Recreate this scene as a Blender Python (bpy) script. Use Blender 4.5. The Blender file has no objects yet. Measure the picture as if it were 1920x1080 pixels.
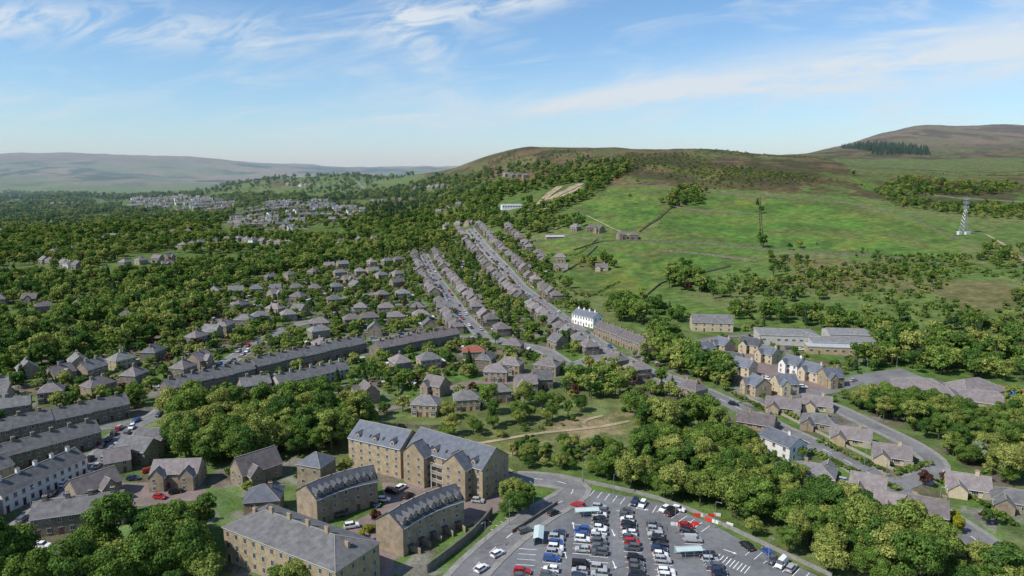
import bpy, math, random
import numpy as np
random.seed(7); rng=np.random.default_rng(7)
sc=bpy.context.scene
F=1297.0; P=math.radians(9.2); CH=100.0
cP,sP=math.cos(P),math.sin(P)
# ------------------------------------------------------------------ noise
TAB=rng.random((256,256))
def vnoise(x,y,scale,seed=0):
    x=np.asarray(x)/scale+seed*17.3; y=np.asarray(y)/scale+seed*9.7
    xi=np.floor(x).astype(int); yi=np.floor(y).astype(int)
    fx=x-xi; fy=y-yi; fx=fx*fx*(3-2*fx); fy=fy*fy*(3-2*fy)
    a=TAB[xi%256,yi%256];b=TAB[(xi+1)%256,yi%256];c=TAB[xi%256,(yi+1)%256];d=TAB[(xi+1)%256,(yi+1)%256]
    return (a*(1-fx)+b*fx)*(1-fy)+(c*(1-fx)+d*fx)*fy
def fbm(x,y,scale,seed=0,o=4):
    r=0;a=.5;t=0
    for i in range(o):
        r=r+a*vnoise(x,y,scale/2**i,seed+i*3);t+=a;a*=.5
    return r/t
def sstep(a,b,x):
    t=np.clip((x-a)/(b-a),0,1);return t*t*(3-2*t)
# ------------------------------------------------------------------ terrain heights
COLS={
-1400:[(30,0),(600,0),(1100,5),(1800,10),(2600,20),(4000,60),(6000,290),(8000,230),(12500,200)],
-400:[(30,0),(600,0),(1100,0),(1800,10),(2600,20),(4000,60),(6000,292),(8000,230),(12500,200)],
0:[(30,0),(600,0),(1100,-5),(1600,5),(2200,15),(3200,20),(4500,100),(6000,284),(7500,250),(12500,200)],
250:[(30,0),(600,0),(1400,9),(1800,22),(2400,34),(3200,25),(4500,95),(6000,268),(7500,240),(12500,200)],
420:[(30,0),(800,0),(1400,16),(1800,34),(2200,66),(2600,50),(3400,30),(4700,90),(6000,234),(7500,200),(12500,150)],
560:[(30,0),(800,0),(1100,10),(1300,24),(1800,54),(2200,100),(2600,80),(3500,60),(5000,90),(6500,192),(9000,150),(12500,150)],
700:[(30,0),(800,0),(1100,12),(1400,27),(1800,65),(2150,104),(2600,80),(3500,60),(5000,90),(7000,202),(9000,170),(12500,150)],
800:[(30,0),(700,0),(850,3),(1100,16),(1400,36),(1800,88),(1950,112),(2500,85),(4000,60),(7000,205),(12500,150)],
880:[(30,0),(700,0),(850,10),(1100,32),(1400,74),(1600,122),(1700,141),(2100,122),(3500,80),(7000,190),(12500,150)],
960:[(30,0),(620,0),(850,22),(1100,57),(1400,120),(1540,164),(1650,171),(2200,140),(4000,100),(7000,180),(12500,150)],
1200:[(30,0),(540,0),(650,6),(750,25),(900,52),(1150,96),(1330,131),(1500,162),(1900,140),(3000,100),(12500,150)],
1400:[(30,0),(480,0),(550,4),(700,25),(850,47),(1000,71),(1200,104),(1500,149),(1900,148),(2500,150),(4000,150),(12500,150)],
1540:[(30,0),(450,0),(550,12),(700,32),(850,49),(1000,70),(1200,100),(1500,140),(1900,164),(2300,186),(2700,190),(3500,170),(12500,150)],
1620:[(30,0),(430,0),(550,18),(700,36),(850,51),(1000,70),(1200,98),(1500,132),(1900,166),(2300,232),(2650,255),(3500,230),(12500,150)],
1690:[(30,0),(430,0),(550,22),(700,38),(850,53),(1000,70),(1200,98),(1500,130),(1900,167),(2300,232),(2700,297),(3300,290),(12500,200)],
1920:[(30,0),(400,0),(480,16),(550,27),(700,41),(850,54),(1000,68),(1300,100),(1900,164),(2300,225),(2700,292),(3300,300),(5000,280),(12500,200)],
2800:[(30,0),(380,0),(480,18),(700,45),(1000,70),(1300,105),(1900,170),(2700,300),(3300,320),(5000,280),(12500,200)],
}
NS,NY=860,620
SG=np.linspace(-1.9,1.9,NS); LY=np.linspace(math.log(30),math.log(12000),NY); YG=np.exp(LY)
cu=sorted(COLS); cs=np.array([(u-960)/F/.985 for u in cu])
Zc=np.array([np.interp(LY,[math.log(a) for a,b in COLS[u]],[b for a,b in COLS[u]]) for u in cu])
Z=np.zeros((NS,NY))
for j in range(NY): Z[:,j]=np.interp(SG,cs,Zc[:,j])
def blur(A,n,ax):
    k=np.hanning(n+2)[1:-1];k/=k.sum();h=n//2
    pad=[(0,0),(0,0)];pad[ax]=(h,h);B=np.pad(A,pad,mode='edge')
    return np.apply_along_axis(lambda r:np.convolve(r,k,'valid'),ax,B)
Z=blur(blur(Z,21,0),9,1)
XX=SG[:,None]*YG[None,:]; YY=np.repeat(YG[None,:],NS,0)
hill=np.clip(Z/120,0,1)
Z=Z+hill*((fbm(XX,YY,160,1)-.5)*18)+hill*(fbm(XX,YY,45,4)-.5)*5+sstep(3200,4500,YY)*(fbm(XX,YY,900,8)-.5)*110
Z=Z+sstep(850,1400,YY)*(1-sstep(-.1,.1,SG))[:,None]*(fbm(XX,YY,300,22)-.5)*22
def hz(x,y):
    y=max(y,31);s=x/y
    a=(s-SG[0])/(SG[1]-SG[0]);b=(math.log(y)-LY[0])/(LY[1]-LY[0])
    a=min(max(a,0),NS-1.001);b=min(max(b,0),NY-1.001)
    i=int(a);j=int(b);a-=i;b-=j
    return (Z[i,j]*(1-a)+Z[i+1,j]*a)*(1-b)+(Z[i,j+1]*(1-a)+Z[i+1,j+1]*a)*b
_ys=np.exp(np.linspace(math.log(60),math.log(7000),420))
def G(u,v):
    """survey bearing -> ground position (x,y) on the terrain"""
    a=(u-960)/F;b=(540-v)/F;dy=cP+b*sP;dz=-sP+b*cP
    s=a/dy;t=dz/dy;prev=60
    for y in _ys:
        if CH+t*y<hz(s*y,y):
            lo,hi=prev,y
            for _ in range(12):
                m=(lo+hi)/2
                if CH+t*m<hz(s*m,m):hi=m
                else:lo=m
            return (s*hi,hi)
        prev=y
    return (s*3000,3000)
def GP(pts): return [G(*p) for p in pts]
def inpoly(x,y,poly):
    r=np.zeros(np.shape(x),bool);n=len(poly)
    for i in range(n):
        x1,y1=poly[i];x2,y2=poly[(i+1)%n]
        if y1==y2: continue
        c=((y1>y)!=(y2>y))&(x<(x2-x1)*(y-y1)/(y2-y1)+x1)
        r^=c
    return r
OC=np.zeros((1500,1000),bool)
def mark(x,y,r):
    i0=int((x-r+1500)/2);i1=int((x+r+1500)/2)+1;j0=int((y-r)/2);j1=int((y+r)/2)+1
    OC[max(i0,0):max(i1,0),max(j0,0):max(j1,0)]=True
def free(x,y):
    i=int((x+1500)/2);j=int(y/2)
    if 0<=i<1500 and 0<=j<1000:return not OC[i,j]
    return True
# ------------------------------------------------------------------ materials
def nmat(name):
    m=bpy.data.materials.new(name);m.use_nodes=True;nt=m.node_tree
    return m,nt,nt.nodes['Principled BSDF']
def mat(name,col,var=.25,scale=.8,rough=.85,rnd=.15,spec=.3,fine=.2,metal=0):
    m,nt,b=nmat(name);N=nt.nodes.new;L=nt.links.new
    tc=N('ShaderNodeTexCoord');n1=N('ShaderNodeTexNoise');n1.inputs['Scale'].default_value=scale;n1.inputs['Detail'].default_value=6
    n2=N('ShaderNodeTexNoise');n2.inputs['Scale'].default_value=scale*7;n2.inputs['Detail'].default_value=3
    L(tc.outputs['Object'],n1.inputs['Vector']);L(tc.outputs['Object'],n2.inputs['Vector'])
    m1=N('ShaderNodeMapRange');m1.inputs[1].default_value=.3;m1.inputs[2].default_value=.7;m1.inputs[3].default_value=1-var;m1.inputs[4].default_value=1+var
    m2=N('ShaderNodeMapRange');m2.inputs[1].default_value=.3;m2.inputs[2].default_value=.7;m2.inputs[3].default_value=1-fine;m2.inputs[4].default_value=1+fine
    L(n1.outputs['Fac'],m1.inputs[0]);L(n2.outputs['Fac'],m2.inputs[0])
    oi=N('ShaderNodeObjectInfo');m3=N('ShaderNodeMapRange');m3.inputs[3].default_value=1-rnd;m3.inputs[4].default_value=1+rnd
    L(oi.outputs['Random'],m3.inputs[0])
    a=N('ShaderNodeMath');a.operation='MULTIPLY';L(m1.outputs[0],a.inputs[0]);L(m2.outputs[0],a.inputs[1])
    c=N('ShaderNodeMath');c.operation='MULTIPLY';L(a.outputs[0],c.inputs[0]);L(m3.outputs[0],c.inputs[1])
    hs=N('ShaderNodeHueSaturation');hs.inputs['Color'].default_value=(*col,1);L(c.outputs[0],hs.inputs['Value'])
    L(hs.outputs[0],b.inputs['Base Color']);b.inputs['Roughness'].default_value=rough;b.inputs['Specular IOR Level'].default_value=spec
    b.inputs['Metallic'].default_value=metal
    return m
M={}
M['stone']=mat('sandstone',(.275,.22,.155),.28,.5)
M['stone2']=mat('weathered_stone',(.19,.16,.125),.3,.5)
M['stone3']=mat('golden_stone',(.35,.275,.175),.22,.6)
M['cream']=mat('cream_stone',(.48,.4,.27),.12,.5)
M['pebble']=mat('grey_pebbledash',(.38,.365,.33),.12,.6)
M['white']=mat('white_render',(.72,.71,.68),.06,.5)
M['rbrown']=mat('brown_tile_roof',(.172,.15,.148),.22,.6,rnd=.32)
M['rslate']=mat('slate_roof',(.115,.125,.15),.22,.7,rough=.6)
M['rgrey']=mat('stone_slate_roof',(.15,.147,.148),.28,.6,rnd=.28)
M['rdark']=mat('dark_tile_roof',(.062,.067,.078),.25,.7,rough=.6)
M['rred']=mat('red_tile_roof',(.3,.1,.065),.2,.6)
M['rflat']=mat('pale_sheet_roof',(.38,.39,.41),.12,.2,rough=.5)
M['frame']=mat('white_frame',(.58,.58,.56),.05,1,rough=.4)
M['glass']=mat('window_glass',(.03,.037,.045),.3,.8,rough=.08,spec=.8)
M['trim']=mat('stone_trim',(.31,.28,.23),.15,1)
M['door']=mat('door_paint',(.12,.06,.05),.3,1,rnd=.5)
M['pot']=mat('clay_pot',(.3,.15,.09),.2,2)
M['asphalt']=mat('asphalt',(.15,.152,.158),.22,.08,rough=.9,fine=.14,rnd=0)
M['asphalt2']=mat('worn_asphalt',(.165,.163,.162),.22,.1,rough=.9,fine=.14,rnd=0)
M['block']=mat('pink_block_paving',(.19,.148,.135),.2,.2,fine=.15,rnd=0)
M['pave']=mat('pavement_flags',(.23,.22,.205),.18,.3,rnd=0)
M['paint']=mat('road_paint',(.78,.78,.75),.2,.5,rnd=0)
M['wall']=mat('drystone',(.15,.135,.105),.35,.4,fine=.3)
M['steel']=mat('galvanised_steel',(.4,.41,.42),.1,1,rough=.4,metal=.6)
M['dirt']=mat('bare_earth',(.3,.24,.155),.35,.15,rnd=0)
M['tyre']=mat('tyre_rubber',(.02,.02,.02),.1,2)
M['red']=mat('red_plastic',(.55,.03,.02),.1,2,rough=.5)
M['clear']=mat('shelter_glazing',(.42,.5,.49),.1,2,rough=.3)
M['bark']=mat('bark',(.09,.07,.05),.3,2)
M['courtb']=mat('blue_court',(.06,.16,.38),.08,.3,rnd=0)
M['courtr']=mat('red_court',(.42,.1,.07),.08,.3,rnd=0)
M['solar']=mat('solar_glass',(.015,.03,.1),.1,2,rough=.12,spec=.8)
M['soil']=mat('shed_timber',(.16,.11,.07),.3,1,rnd=.4)
PAINT=[('white',(.75,.75,.75)),('black',(.012,.012,.014)),('silver',(.38,.39,.4)),('grey',(.1,.105,.11)),('blue',(.03,.08,.28)),('red',(.42,.015,.015)),('navy',(.02,.035,.09))]
for n,c in PAINT: M['p_'+n]=mat('car_paint_'+n,c,.03,1,rough=.22,spec=.7,fine=.02,rnd=.05)
def leafmat(name,c1,c2,c3,tr=.28):
    m,nt,b=nmat(name);N=nt.nodes.new;L=nt.links.new;nt.nodes.remove(b)
    oi=N('ShaderNodeObjectInfo');cr=N('ShaderNodeValToRGB');e=cr.color_ramp.elements
    e[0].color=(*c1,1);e[1].color=(*c3,1);x=cr.color_ramp.elements.new(.55);x.color=(*c2,1)
    L(oi.outputs['Random'],cr.inputs[0])
    g=N('ShaderNodeNewGeometry');mr=N('ShaderNodeMapRange');mr.inputs[3].default_value=.65;mr.inputs[4].default_value=1.4
    L(g.outputs['Random Per Island'],mr.inputs[0])
    tc=N('ShaderNodeTexCoord');no=N('ShaderNodeTexNoise');no.inputs['Scale'].default_value=.45;no.inputs['Detail'].default_value=3;L(tc.outputs['Object'],no.inputs['Vector'])
    m2=N('ShaderNodeMapRange');m2.inputs[1].default_value=.3;m2.inputs[2].default_value=.7;m2.inputs[3].default_value=.65;m2.inputs[4].default_value=1.35;L(no.outputs['Fac'],m2.inputs[0])
    mu=N('ShaderNodeMath');mu.operation='MULTIPLY';L(mr.outputs[0],mu.inputs[0]);L(m2.outputs[0],mu.inputs[1])
    hs=N('ShaderNodeHueSaturation');L(cr.outputs[0],hs.inputs['Color']);L(mu.outputs[0],hs.inputs['Value'])
    d=N('ShaderNodeBsdfDiffuse');t=N('ShaderNodeBsdfTranslucent');mx=N('ShaderNodeMixShader');mx.inputs[0].default_value=tr
    L(hs.outputs[0],d.inputs[0]);L(hs.outputs[0],t.inputs[0]);L(d.outputs[0],mx.inputs[1]);L(t.outputs[0],mx.inputs[2])
    L(mx.outputs[0],nt.nodes['Material Output'].inputs['Surface']);return m
M['leaf']=leafmat('broadleaf_foliage',(.06,.125,.03),(.145,.22,.045),(.29,.31,.085))
M['leafy']=leafmat('yellow_foliage',(.25,.25,.02),(.3,.3,.03),(.36,.34,.03))
M['leafr']=leafmat('copper_foliage',(.08,.035,.03),(.1,.05,.035),(.13,.065,.04))
M['leafc']=leafmat('conifer_foliage',(.03,.06,.026),(.045,.08,.032),(.06,.095,.035),.08)
M['blossom']=leafmat('blossom_foliage',(.25,.3,.16),(.3,.36,.2),(.4,.42,.3))
# ------------------------------------------------------------------ mesh builder
class MB:
    def __init__(s): s.v=[];s.f=[];s.m=[];s.t=(0,0,0,1,0)
    def at(s,x=0,y=0,z=0,yaw=0): s.t=(x,y,z,math.cos(yaw),math.sin(yaw));return s
    def add(s,vs,fs,m):
        x0,y0,z0,c,q=s.t;n=len(s.v)
        for x,y,z in vs: s.v.append((x0+x*c-y*q,y0+x*q+y*c,z0+z))
        for f in fs: s.f.append([i+n for i in f]);s.m.append(m)
    def box(s,x0,x1,y0,y1,z0,z1,m):
        s.add([(x0,y0,z0),(x1,y0,z0),(x1,y1,z0),(x0,y1,z0),(x0,y0,z1),(x1,y0,z1),(x1,y1,z1),(x0,y1,z1)],
              [(0,3,2,1),(4,5,6,7),(0,1,5,4),(1,2,6,5),(2,3,7,6),(3,0,4,7)],m)
    def cyl(s,p,q,r0,r1,m,n=8):
        p=np.array(p,float);q=np.array(q,float);d=q-p;d/=np.linalg.norm(d)
        a=np.cross(d,(0,0,1) if abs(d[2])<.9 else (1,0,0));a/=np.linalg.norm(a);b=np.cross(d,a)
        vs=[]
        for c,r in((p,r0),(q,r1)):
            for i in range(n):
                t=2*math.pi*i/n;vs.append(tuple(c+r*(math.cos(t)*a+math.sin(t)*b)))
        fs=[(i,(i+1)%n,n+(i+1)%n,n+i) for i in range(n)]+[tuple(range(n))[::-1],tuple(range(n,2*n))]
        s.add(vs,fs,m)
    def mesh(s,name,mats):
        me=bpy.data.meshes.new(name);me.from_pydata(s.v,[],s.f)
        for k in mats: me.materials.append(M[k])
        me.polygons.foreach_set('material_index',s.m);me.update();return me
def put(name,me,x=0,y=0,z=0,yaw=0,sc3=(1,1,1)):
    o=bpy.data.objects.new(name,me);sc.collection.objects.link(o);o.location=(x,y,z);o.rotation_euler=(0,0,yaw);o.scale=sc3;return o
# slots: 0 wall 1 roof 2 frame 3 glass 4 trim 5 door 6 pot
def win(mb,x,y,nx,ny,zc,w,h,lint=True,kind=0):
    ux,uy=-ny,nx
    def q(a0,a1,z0,z1,d,m,back=0.0):
        vs=[]
        for dd in(back,d):
            for a,z in((a0,z0),(a1,z0),(a1,z1),(a0,z1)):
                vs.append((x+ux*a+nx*dd,y+uy*a+ny*dd,z))
        mb.add(vs,[(4,5,6,7),(0,1,5,4),(1,2,6,5),(2,3,7,6),(3,0,4,7)],m)
    if kind==1:
        q(-w/2,w/2,zc-h/2,zc+h/2,.05,5)
        if lint:q(-w/2-.2,w/2+.2,zc+h/2+.02,zc+h/2+.25,.07,4)
        return
    q(-w/2,w/2,zc-h/2,zc+h/2,.05,2)
    g=.08;k=1 if w<.9 else (2 if w<1.9 else 3);pw=(w-g*(k+1))/k
    for i in range(k):
        a=-w/2+g+i*(pw+g);q(a,a+pw,zc-h/2+g,zc+h/2-g,.065,3,.051)
    if lint:
        q(-w/2-.15,w/2+.15,zc+h/2+.02,zc+h/2+.25,.06,4);q(-w/2-.12,w/2+.12,zc-h/2-.2,zc-h/2-.02,.12,4)
def chim(mb,x,y,zt,m=0,w=.55,d=.8,h=1.5,pots=2):
    mb.box(x-w,x+w,y-d/2,y+d/2,zt-1.6,zt+h,m);mb.box(x-w-.08,x+w+.08,y-d/2-.08,y+d/2+.08,zt+h,zt+h+.12,4)
    for i in range(pots):
        px=x-w*.5+i*w*1.0/(max(pots-1,1));mb.cyl((px,y,zt+h+.12),(px,y,zt+h+.6),.14,.11,6,6)
def block(mb,L,W,H,rh,roof='g',fl=2,bays=2,ch=(),ww=1.2,wh=1.25,doors=(0,),endw=1,ov=.35,lint=True,base=3,backw=1,chy=0):
    l,w=L/2,W/2
    if roof=='g':
        vs=[(-l,-w,-base),(l,-w,-base),(l,w,-base),(-l,w,-base),(-l,-w,H),(l,-w,H),(l,w,H),(-l,w,H),(-l,0,H+rh),(l,0,H+rh)]
        mb.add(vs,[(0,1,5,4),(2,3,7,6),(1,2,6,9,5),(3,0,4,8,7)],0)
        t=.2;k=rh/w;e=ov
        pr=[(-w-e,H-e*k),(0,H+rh),(w+e,H-e*k)]
        vs=[(sx*(l+ov*.6),y,z+dz) for sx in(-1,1) for dz in(.03,t) for y,z in pr]
        mb.add(vs,[(3,4,10,9),(4,5,11,10),(0,6,7,1),(1,7,8,2),(0,3,9,6),(2,8,11,5),(0,1,4,3),(1,2,5,4),(6,9,10,7),(7,10,11,8)],1)
        mb.box(-l-ov*.6,l+ov*.6,-.14,.14,H+rh+t-.05,H+rh+t+.07,4)
        mb.box(-l,l,-w-e-.1,-w-e-.003,H-e*k-.05,H-e*k+.12,2);mb.box(-l,l,w+e+.003,w+e+.1,H-e*k-.05,H-e*k+.12,2)
    elif roof=='h':
        mb.box(-l,l,-w,w,-base,H,0)
        a=max(l-w,.3);lo=l+ov;wo=w+ov
        vs=[(-lo,-wo,H),(lo,-wo,H),(lo,wo,H),(-lo,wo,H),(-lo,-wo,H+.18),(lo,-wo,H+.18),(lo,wo,H+.18),(-lo,wo,H+.18),(-a,0,H+rh),(a,0,H+rh)]
        mb.add(vs,[(4,5,9,8),(5,6,9),(6,7,8,9),(7,4,8)],1)
        mb.add(vs[:8],[(0,1,5,4),(1,2,6,5),(2,3,7,6),(3,0,4,7)],2)
        mb.add(vs[:4],[(3,2,1,0)],2)
        mb.box(-a,a,-.13,.13,H+rh-.08,H+rh+.08,4)
        for sx in(-1,1):
            for sy in(-1,1): mb.cyl((sx*lo,sy*wo,H+.2),(sx*a,0,H+rh+.02),.1,.1,4,4)
    else:
        mb.box(-l,l,-w,w,-base,H,0);mb.box(-l-.2,l+.2,-w-.2,w+.2,H+.003,H+.4,4);mb.box(-l+.1,l-.1,-w+.1,w-.1,H+.4,H+.46,1)
    fh=H/fl
    for f in range(fl):
        for b in range(bays):
            x=-l+(b+.5)*L/bays;zc=f*fh+fh*.56
            if f==0 and b in doors:
                win(mb,x,-w,0,-1,1.05,1.0,2.1,lint,1)
            else: win(mb,x,-w,0,-1,zc,ww,wh,lint)
            if backw: win(mb,x,w,0,1,zc,ww,wh*.9,lint)
        if endw:
            for e in range(endw):
                y=-w+(e+.5)*W/endw+(.6 if endw==1 else 0)
                win(mb,l,y,1,0,f*fh+fh*.58,min(ww,1.),wh*.9,lint);win(mb,-l,y,-1,0,f*fh+fh*.58,min(ww,1.),wh*.9,lint)
    for c in ch:
        zt=H+rh if roof=='g' else H+rh*(1 if abs(c)<=max(l-w,.3) else max(0,(l-abs(c))/w))
        chim(mb,c,chy,zt)
HM=lambda w,r:[w,r,'frame','glass','trim','door','pot']
def semi(variant,w,r,roof='h'):
    mb=MB();L=[11.5,11,12.2,9.5][variant%4];W=[8.2,8.6,8.2,8.4][variant%4]
    block(mb,L,W,5.1,[3.3,3.4,3.2,3.5][variant%4],roof,2,4 if L>10 else 3,ch=(0,) if variant%2 else (-L*.24,L*.24),ww=1.5,wh=1.2,doors=(1,2) if variant%2 else (0,3))
    for sx in(-1,1):
        x=sx*L*.37 if variant%2==1 else sx*L*.12
        mb.box(x-1.1,x+1.1,-W/2-.7,-W/2-.003,-2,2.5,0);mb.box(x-1.25,x+1.25,-W/2-.85,-W/2-.004,2.5,2.7,1)
        win(mb,x,-W/2-.7,0,-1,1.5,1.9,1.2,False)
        if variant>1:
            mb.box(sx*L*.3-1.5,sx*L*.3+1.5,W/2+.003,W/2+2.4,-2,2.5,0);mb.box(sx*L*.3-1.65,sx*L*.3+1.65,W/2+.004,W/2+2.6,2.5,2.75,1)
    if variant in(1,4,6):
        mb.box(L/2+1.2,L/2+4,-1,4.5,-2,2.4,0);mb.box(L/2+1.1,L/2+4.1,-1.1,4.6,2.4,2.6,2)
    if variant==5:
        mb.at(0,-W/2-1,0,math.pi/2);block(mb,2.4,4.6,5,2.3,'g',2,1,doors=(),endw=1,backw=0);mb.at()
    return mb.mesh('semi_detached_house',HM(w,r))
SEMI=[semi(0,'stone','rbrown'),semi(1,'stone2','rbrown'),semi(2,'stone','rbrown'),semi(3,'stone2','rbrown'),semi(1,'stone3','rgrey'),semi(2,'white','rbrown'),semi(0,'stone2','rgrey'),semi(3,'stone','rgrey','g'),semi(2,'stone','rgrey','g'),semi(5,'stone','rbrown','g')]
def bungalow(w,r,roof,L,W,sol=False):
    mb=MB();block(mb,L,W,2.8,2.9,roof,1,4,ch=(L*.2,),ww=1.9,wh=1.2,doors=(1,),ov=.5)
    mb.at(-L*.28,-W/2-1.2,0,math.pi/2);block(mb,4.5,5,2.7,2.1,'g',1,1,ww=1.2,wh=1.1,doors=(),endw=0,ov=.4,backw=0);mb.at()
    mb.box(L*.3,L*.3+3,-W/2-.6,-W/2-.003,-1,2.2,4)
    if sol:
        k=2.9/(W/2)
        for i in range(5):
            for j in range(2):
                x0=-.5+i*1.1;y0=-W/2+.6+j*1.5
                z0=2.8+(y0+W/2)*k+.26;z1=2.8+(y0+1.35+W/2)*k+.26
                mb.add([(x0,y0,z0),(x0+1,y0,z0),(x0+1,y0+1.35,z1),(x0,y0+1.35,z1)],[(0,1,2,3)],7)
    return mb.mesh('bungalow',HM(w,r)+['solar'])
BUNG=[bungalow('stone3','rbrown','g',14,8),bungalow('stone','rgrey','h',13,9),bungalow('cream','rbrown','g',12,9),bungalow('stone3','rbrown','g',15,9,True)]
def detached(w,r,L,W):
    mb=MB();block(mb,L,W,5.2,3.4,'g',2,3,ch=(),ww=1.2,wh=1.2,doors=(1,))
    mb.at(-L*.25,-W/2-.8,0,math.pi/2);block(mb,3,L*.42,5.0,2.3,'g',2,1,ww=1.,wh=1.2,doors=(),endw=1,ov=.3,backw=0);mb.at()
    chim(mb,L*.4,0,8.4)
    return mb.mesh('detached_house',HM(w,r))
DET=[detached('cream','rslate',10,8),detached('stone3','rslate',9,8.5),detached('cream','rdark',11,8),detached('stone','rbrown',10,8),detached('white','rslate',10,8)]
HP=[]
def house(kind,me,x,y,yaw,r=8,clr=0):
    put(kind,me,x,y,hz(x,y)-.05,yaw);mark(x,y,r);HP.append((x,y))
    if clr: mark(x,y-16,11);mark(x,y-32,10);mark(x,y-46,8)
# ------------------------------------------------------------------ roads
ZO=[0.0]
ROADS=[]
def resamp(pts,st=4):
    o=[]
    for (x0,y0),(x1,y1) in zip(pts[:-1],pts[1:]):
        n=max(1,int(math.hypot(x1-x0,y1-y0)/st))
        for i in range(n): o.append((x0+(x1-x0)*i/n,y0+(y1-y0)*i/n))
    o.append(pts[-1]);o=np.array(o)
    for _ in range(4):
        if len(o)>4:o[1:-1]=(o[:-2]+o[1:-1]*2+o[2:])/4
    return o
def zof(y): return .06+max(0,(y-330))*.0009
def frames(o):
    d=np.gradient(o,axis=0);d/=np.linalg.norm(d,axis=1)[:,None];return np.stack([d[:,1],-d[:,0]],1)
def ribbon(name,o,offs,zadd,m,skirt=0,skipf=None):
    n=frames(o);vs=[];fs=[];k=4;cols=[offs[0]+(offs[1]-offs[0])*i/(k-1) for i in range(k)]
    for p,q in zip(o,n):
        for c in cols:
            x,y=p[0]+q[0]*c,p[1]+q[1]*c;vs.append((x,y,hz(x,y)+zof(y)+zadd))
        if skirt:
            for c in(cols[0],cols[-1]):
                x,y=p[0]+q[0]*c,p[1]+q[1]*c;vs.append((x,y,hz(x,y)-.1))
    K=k+(2 if skirt else 0)
    for i in range(len(o)-1):
        if skipf is not None and skipf[i]: continue
        for j in range(k-1): fs.append((i*K+j,i*K+j+1,(i+1)*K+j+1,(i+1)*K+j))
        if skirt:
            fs.append((i*K,(i+1)*K,(i+1)*K+k,i*K+k));fs.append((i*K+k-1,i*K+k+1,(i+1)*K+k+1,(i+1)*K+k-1))
    me=bpy.data.meshes.new(name);me.from_pydata(vs,[],fs);me.materials.append(M[m]);return put(name,me)
def road(name,px,w,m='asphalt',pave=0,dash=0,edge=0):
    o=resamp(GP(px));ZO[0]+=.007;z=ZO[0];ribbon(name,o,(-w/2,w/2),z,m);ROADS.append((o,w,z,pave,dash))
    for p in o: mark(p[0],p[1],w/2+2)
R1=[(880,430),(897,450),(930,488),(960,520),(1010,565),(1075,613),(1145,660),(1200,692),(1290,722),(1380,762),(1440,795),(1560,850),(1640,893),(1700,928),(1790,985),(1900,1060)]
R2=[(795,478),(805,500),(835,545),(870,595),(905,630),(960,645),(1020,655),(1070,690),(1140,662)]
RD=[
('road',R1,9,'asphalt2',1,1),
('road',R2,7,'asphalt2',1,0),
('road',[(850,1110),(905,1045),(950,1008),(1005,965),(1060,938),(1100,915),(1060,902),(1000,895),(940,897)],7.5,'asphalt2',1,1),
('street',[(-30,1060),(60,975),(120,925),(185,862),(235,805),(300,780),(330,748),(400,697),(480,645),(550,610),(600,600)],7,'asphalt2',1,0),
('street',[(905,632),(860,632),(780,625),(700,640),(650,640),(560,660),(440,690)],5.5,'asphalt2',0,0),
('street',[(440,570),(520,575),(640,560),(760,545)],5.5,'asphalt2',0,0),
('street',[(600,600),(690,575),(800,570)],5.5,'asphalt2',0,0),
('street',[(480,540),(600,530),(780,510)],5,'asphalt2',0,0),
('street',[(690,770),(760,762),(830,735),(880,715),(960,720),(1040,715)],5.5,'block',0,0),
('street',[(1680,915),(1740,893),(1765,872),(1710,832),(1640,800),(1560,760),(1500,745)],6,'asphalt2',1,0),
('street',[(1400,760),(1475,742),(1560,735),(1610,715)],6,'asphalt2',0,0),
('street',[(1290,645),(1350,632),(1430,628),(1480,650)],6,'asphalt2',0,0),
('street',[(-40,850),(60,830),(200,800),(240,800)],5,'asphalt2',0,0),
('street',[(120,925),(60,925),(-40,905)],5,'asphalt',0,0),
('track',[(1100,405),(1150,430),(1180,442)],2,'dirt',0,0),
('track',[(1000,392),(1022,372),(1050,350)],12,'dirt',0,0),
('track',[(1030,375),(1075,352),(1090,345)],12,'dirt',0,0),
('track',[(1790,435),(1850,440),(1890,465),(1920,490)],3,'dirt',0,0),
('path',[(830,840),(880,835),(940,825),(1010,812),(1080,806),(1140,800),(1180,790)],2.2,'dirt',0,0),
('path',[(1100,806),(1080,790),(1130,780)],1.8,'dirt',0,0),
('path',[(870,838),(930,868),(960,885)],1.8,'dirt',0,0),
('track',[(670,340),(680,352),(686,362)],8,'asphalt2',0,0),
]
for r in RD: road(r[0],r[1],r[2],r[3],r[4],r[5])
RPT=np.concatenate([np.c_[o,np.full(len(o),w/2)] for o,w,*_ in ROADS[:14]])
def clear_site(x,y,dmin=12.5,rd=5.5):
    if np.min(np.hypot(RPT[:,0]-x,RPT[:,1]-y)-RPT[:,2])<rd: return False
    for a,b in HP:
        if abs(a-x)<dmin and abs(b-y)<dmin and math.hypot(a-x,b-y)<dmin: return False
    return True
def sheet(name,px,m,z=None,mk=True,pad=1):
    pts=GP(px)
    me=bpy.data.meshes.new(name);me.from_pydata([(x,y,hz(x,y)+z) for x,y in pts],[],[tuple(range(len(pts)))]);me.materials.append(M[m]);put(name,me)
    if mk:
        xs=[p[0] for p in pts];ys=[p[1] for p in pts]
        gx,gy=np.meshgrid(np.arange(min(xs),max(xs),2),np.arange(min(ys),max(ys),2))
        ins=inpoly(gx,gy,pts)
        for x,y in zip(gx[ins],gy[ins]): mark(x,y,pad)
    return pts
sheet('car_park',[(860,1130),(900,1060),(1000,985),(1035,962),(1100,920),(1150,925),(1235,942),(1330,980),(1420,1030),(1530,1078),(1600,1130)],'asphalt',z=.035)
sheet('courtyard_paving',[(600,1012),(650,985),(722,948),(716,905),(800,905),(945,925),(940,955),(880,985),(740,1050),(735,1100),(690,1100),(700,1040)],'block',z=.03)
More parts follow.
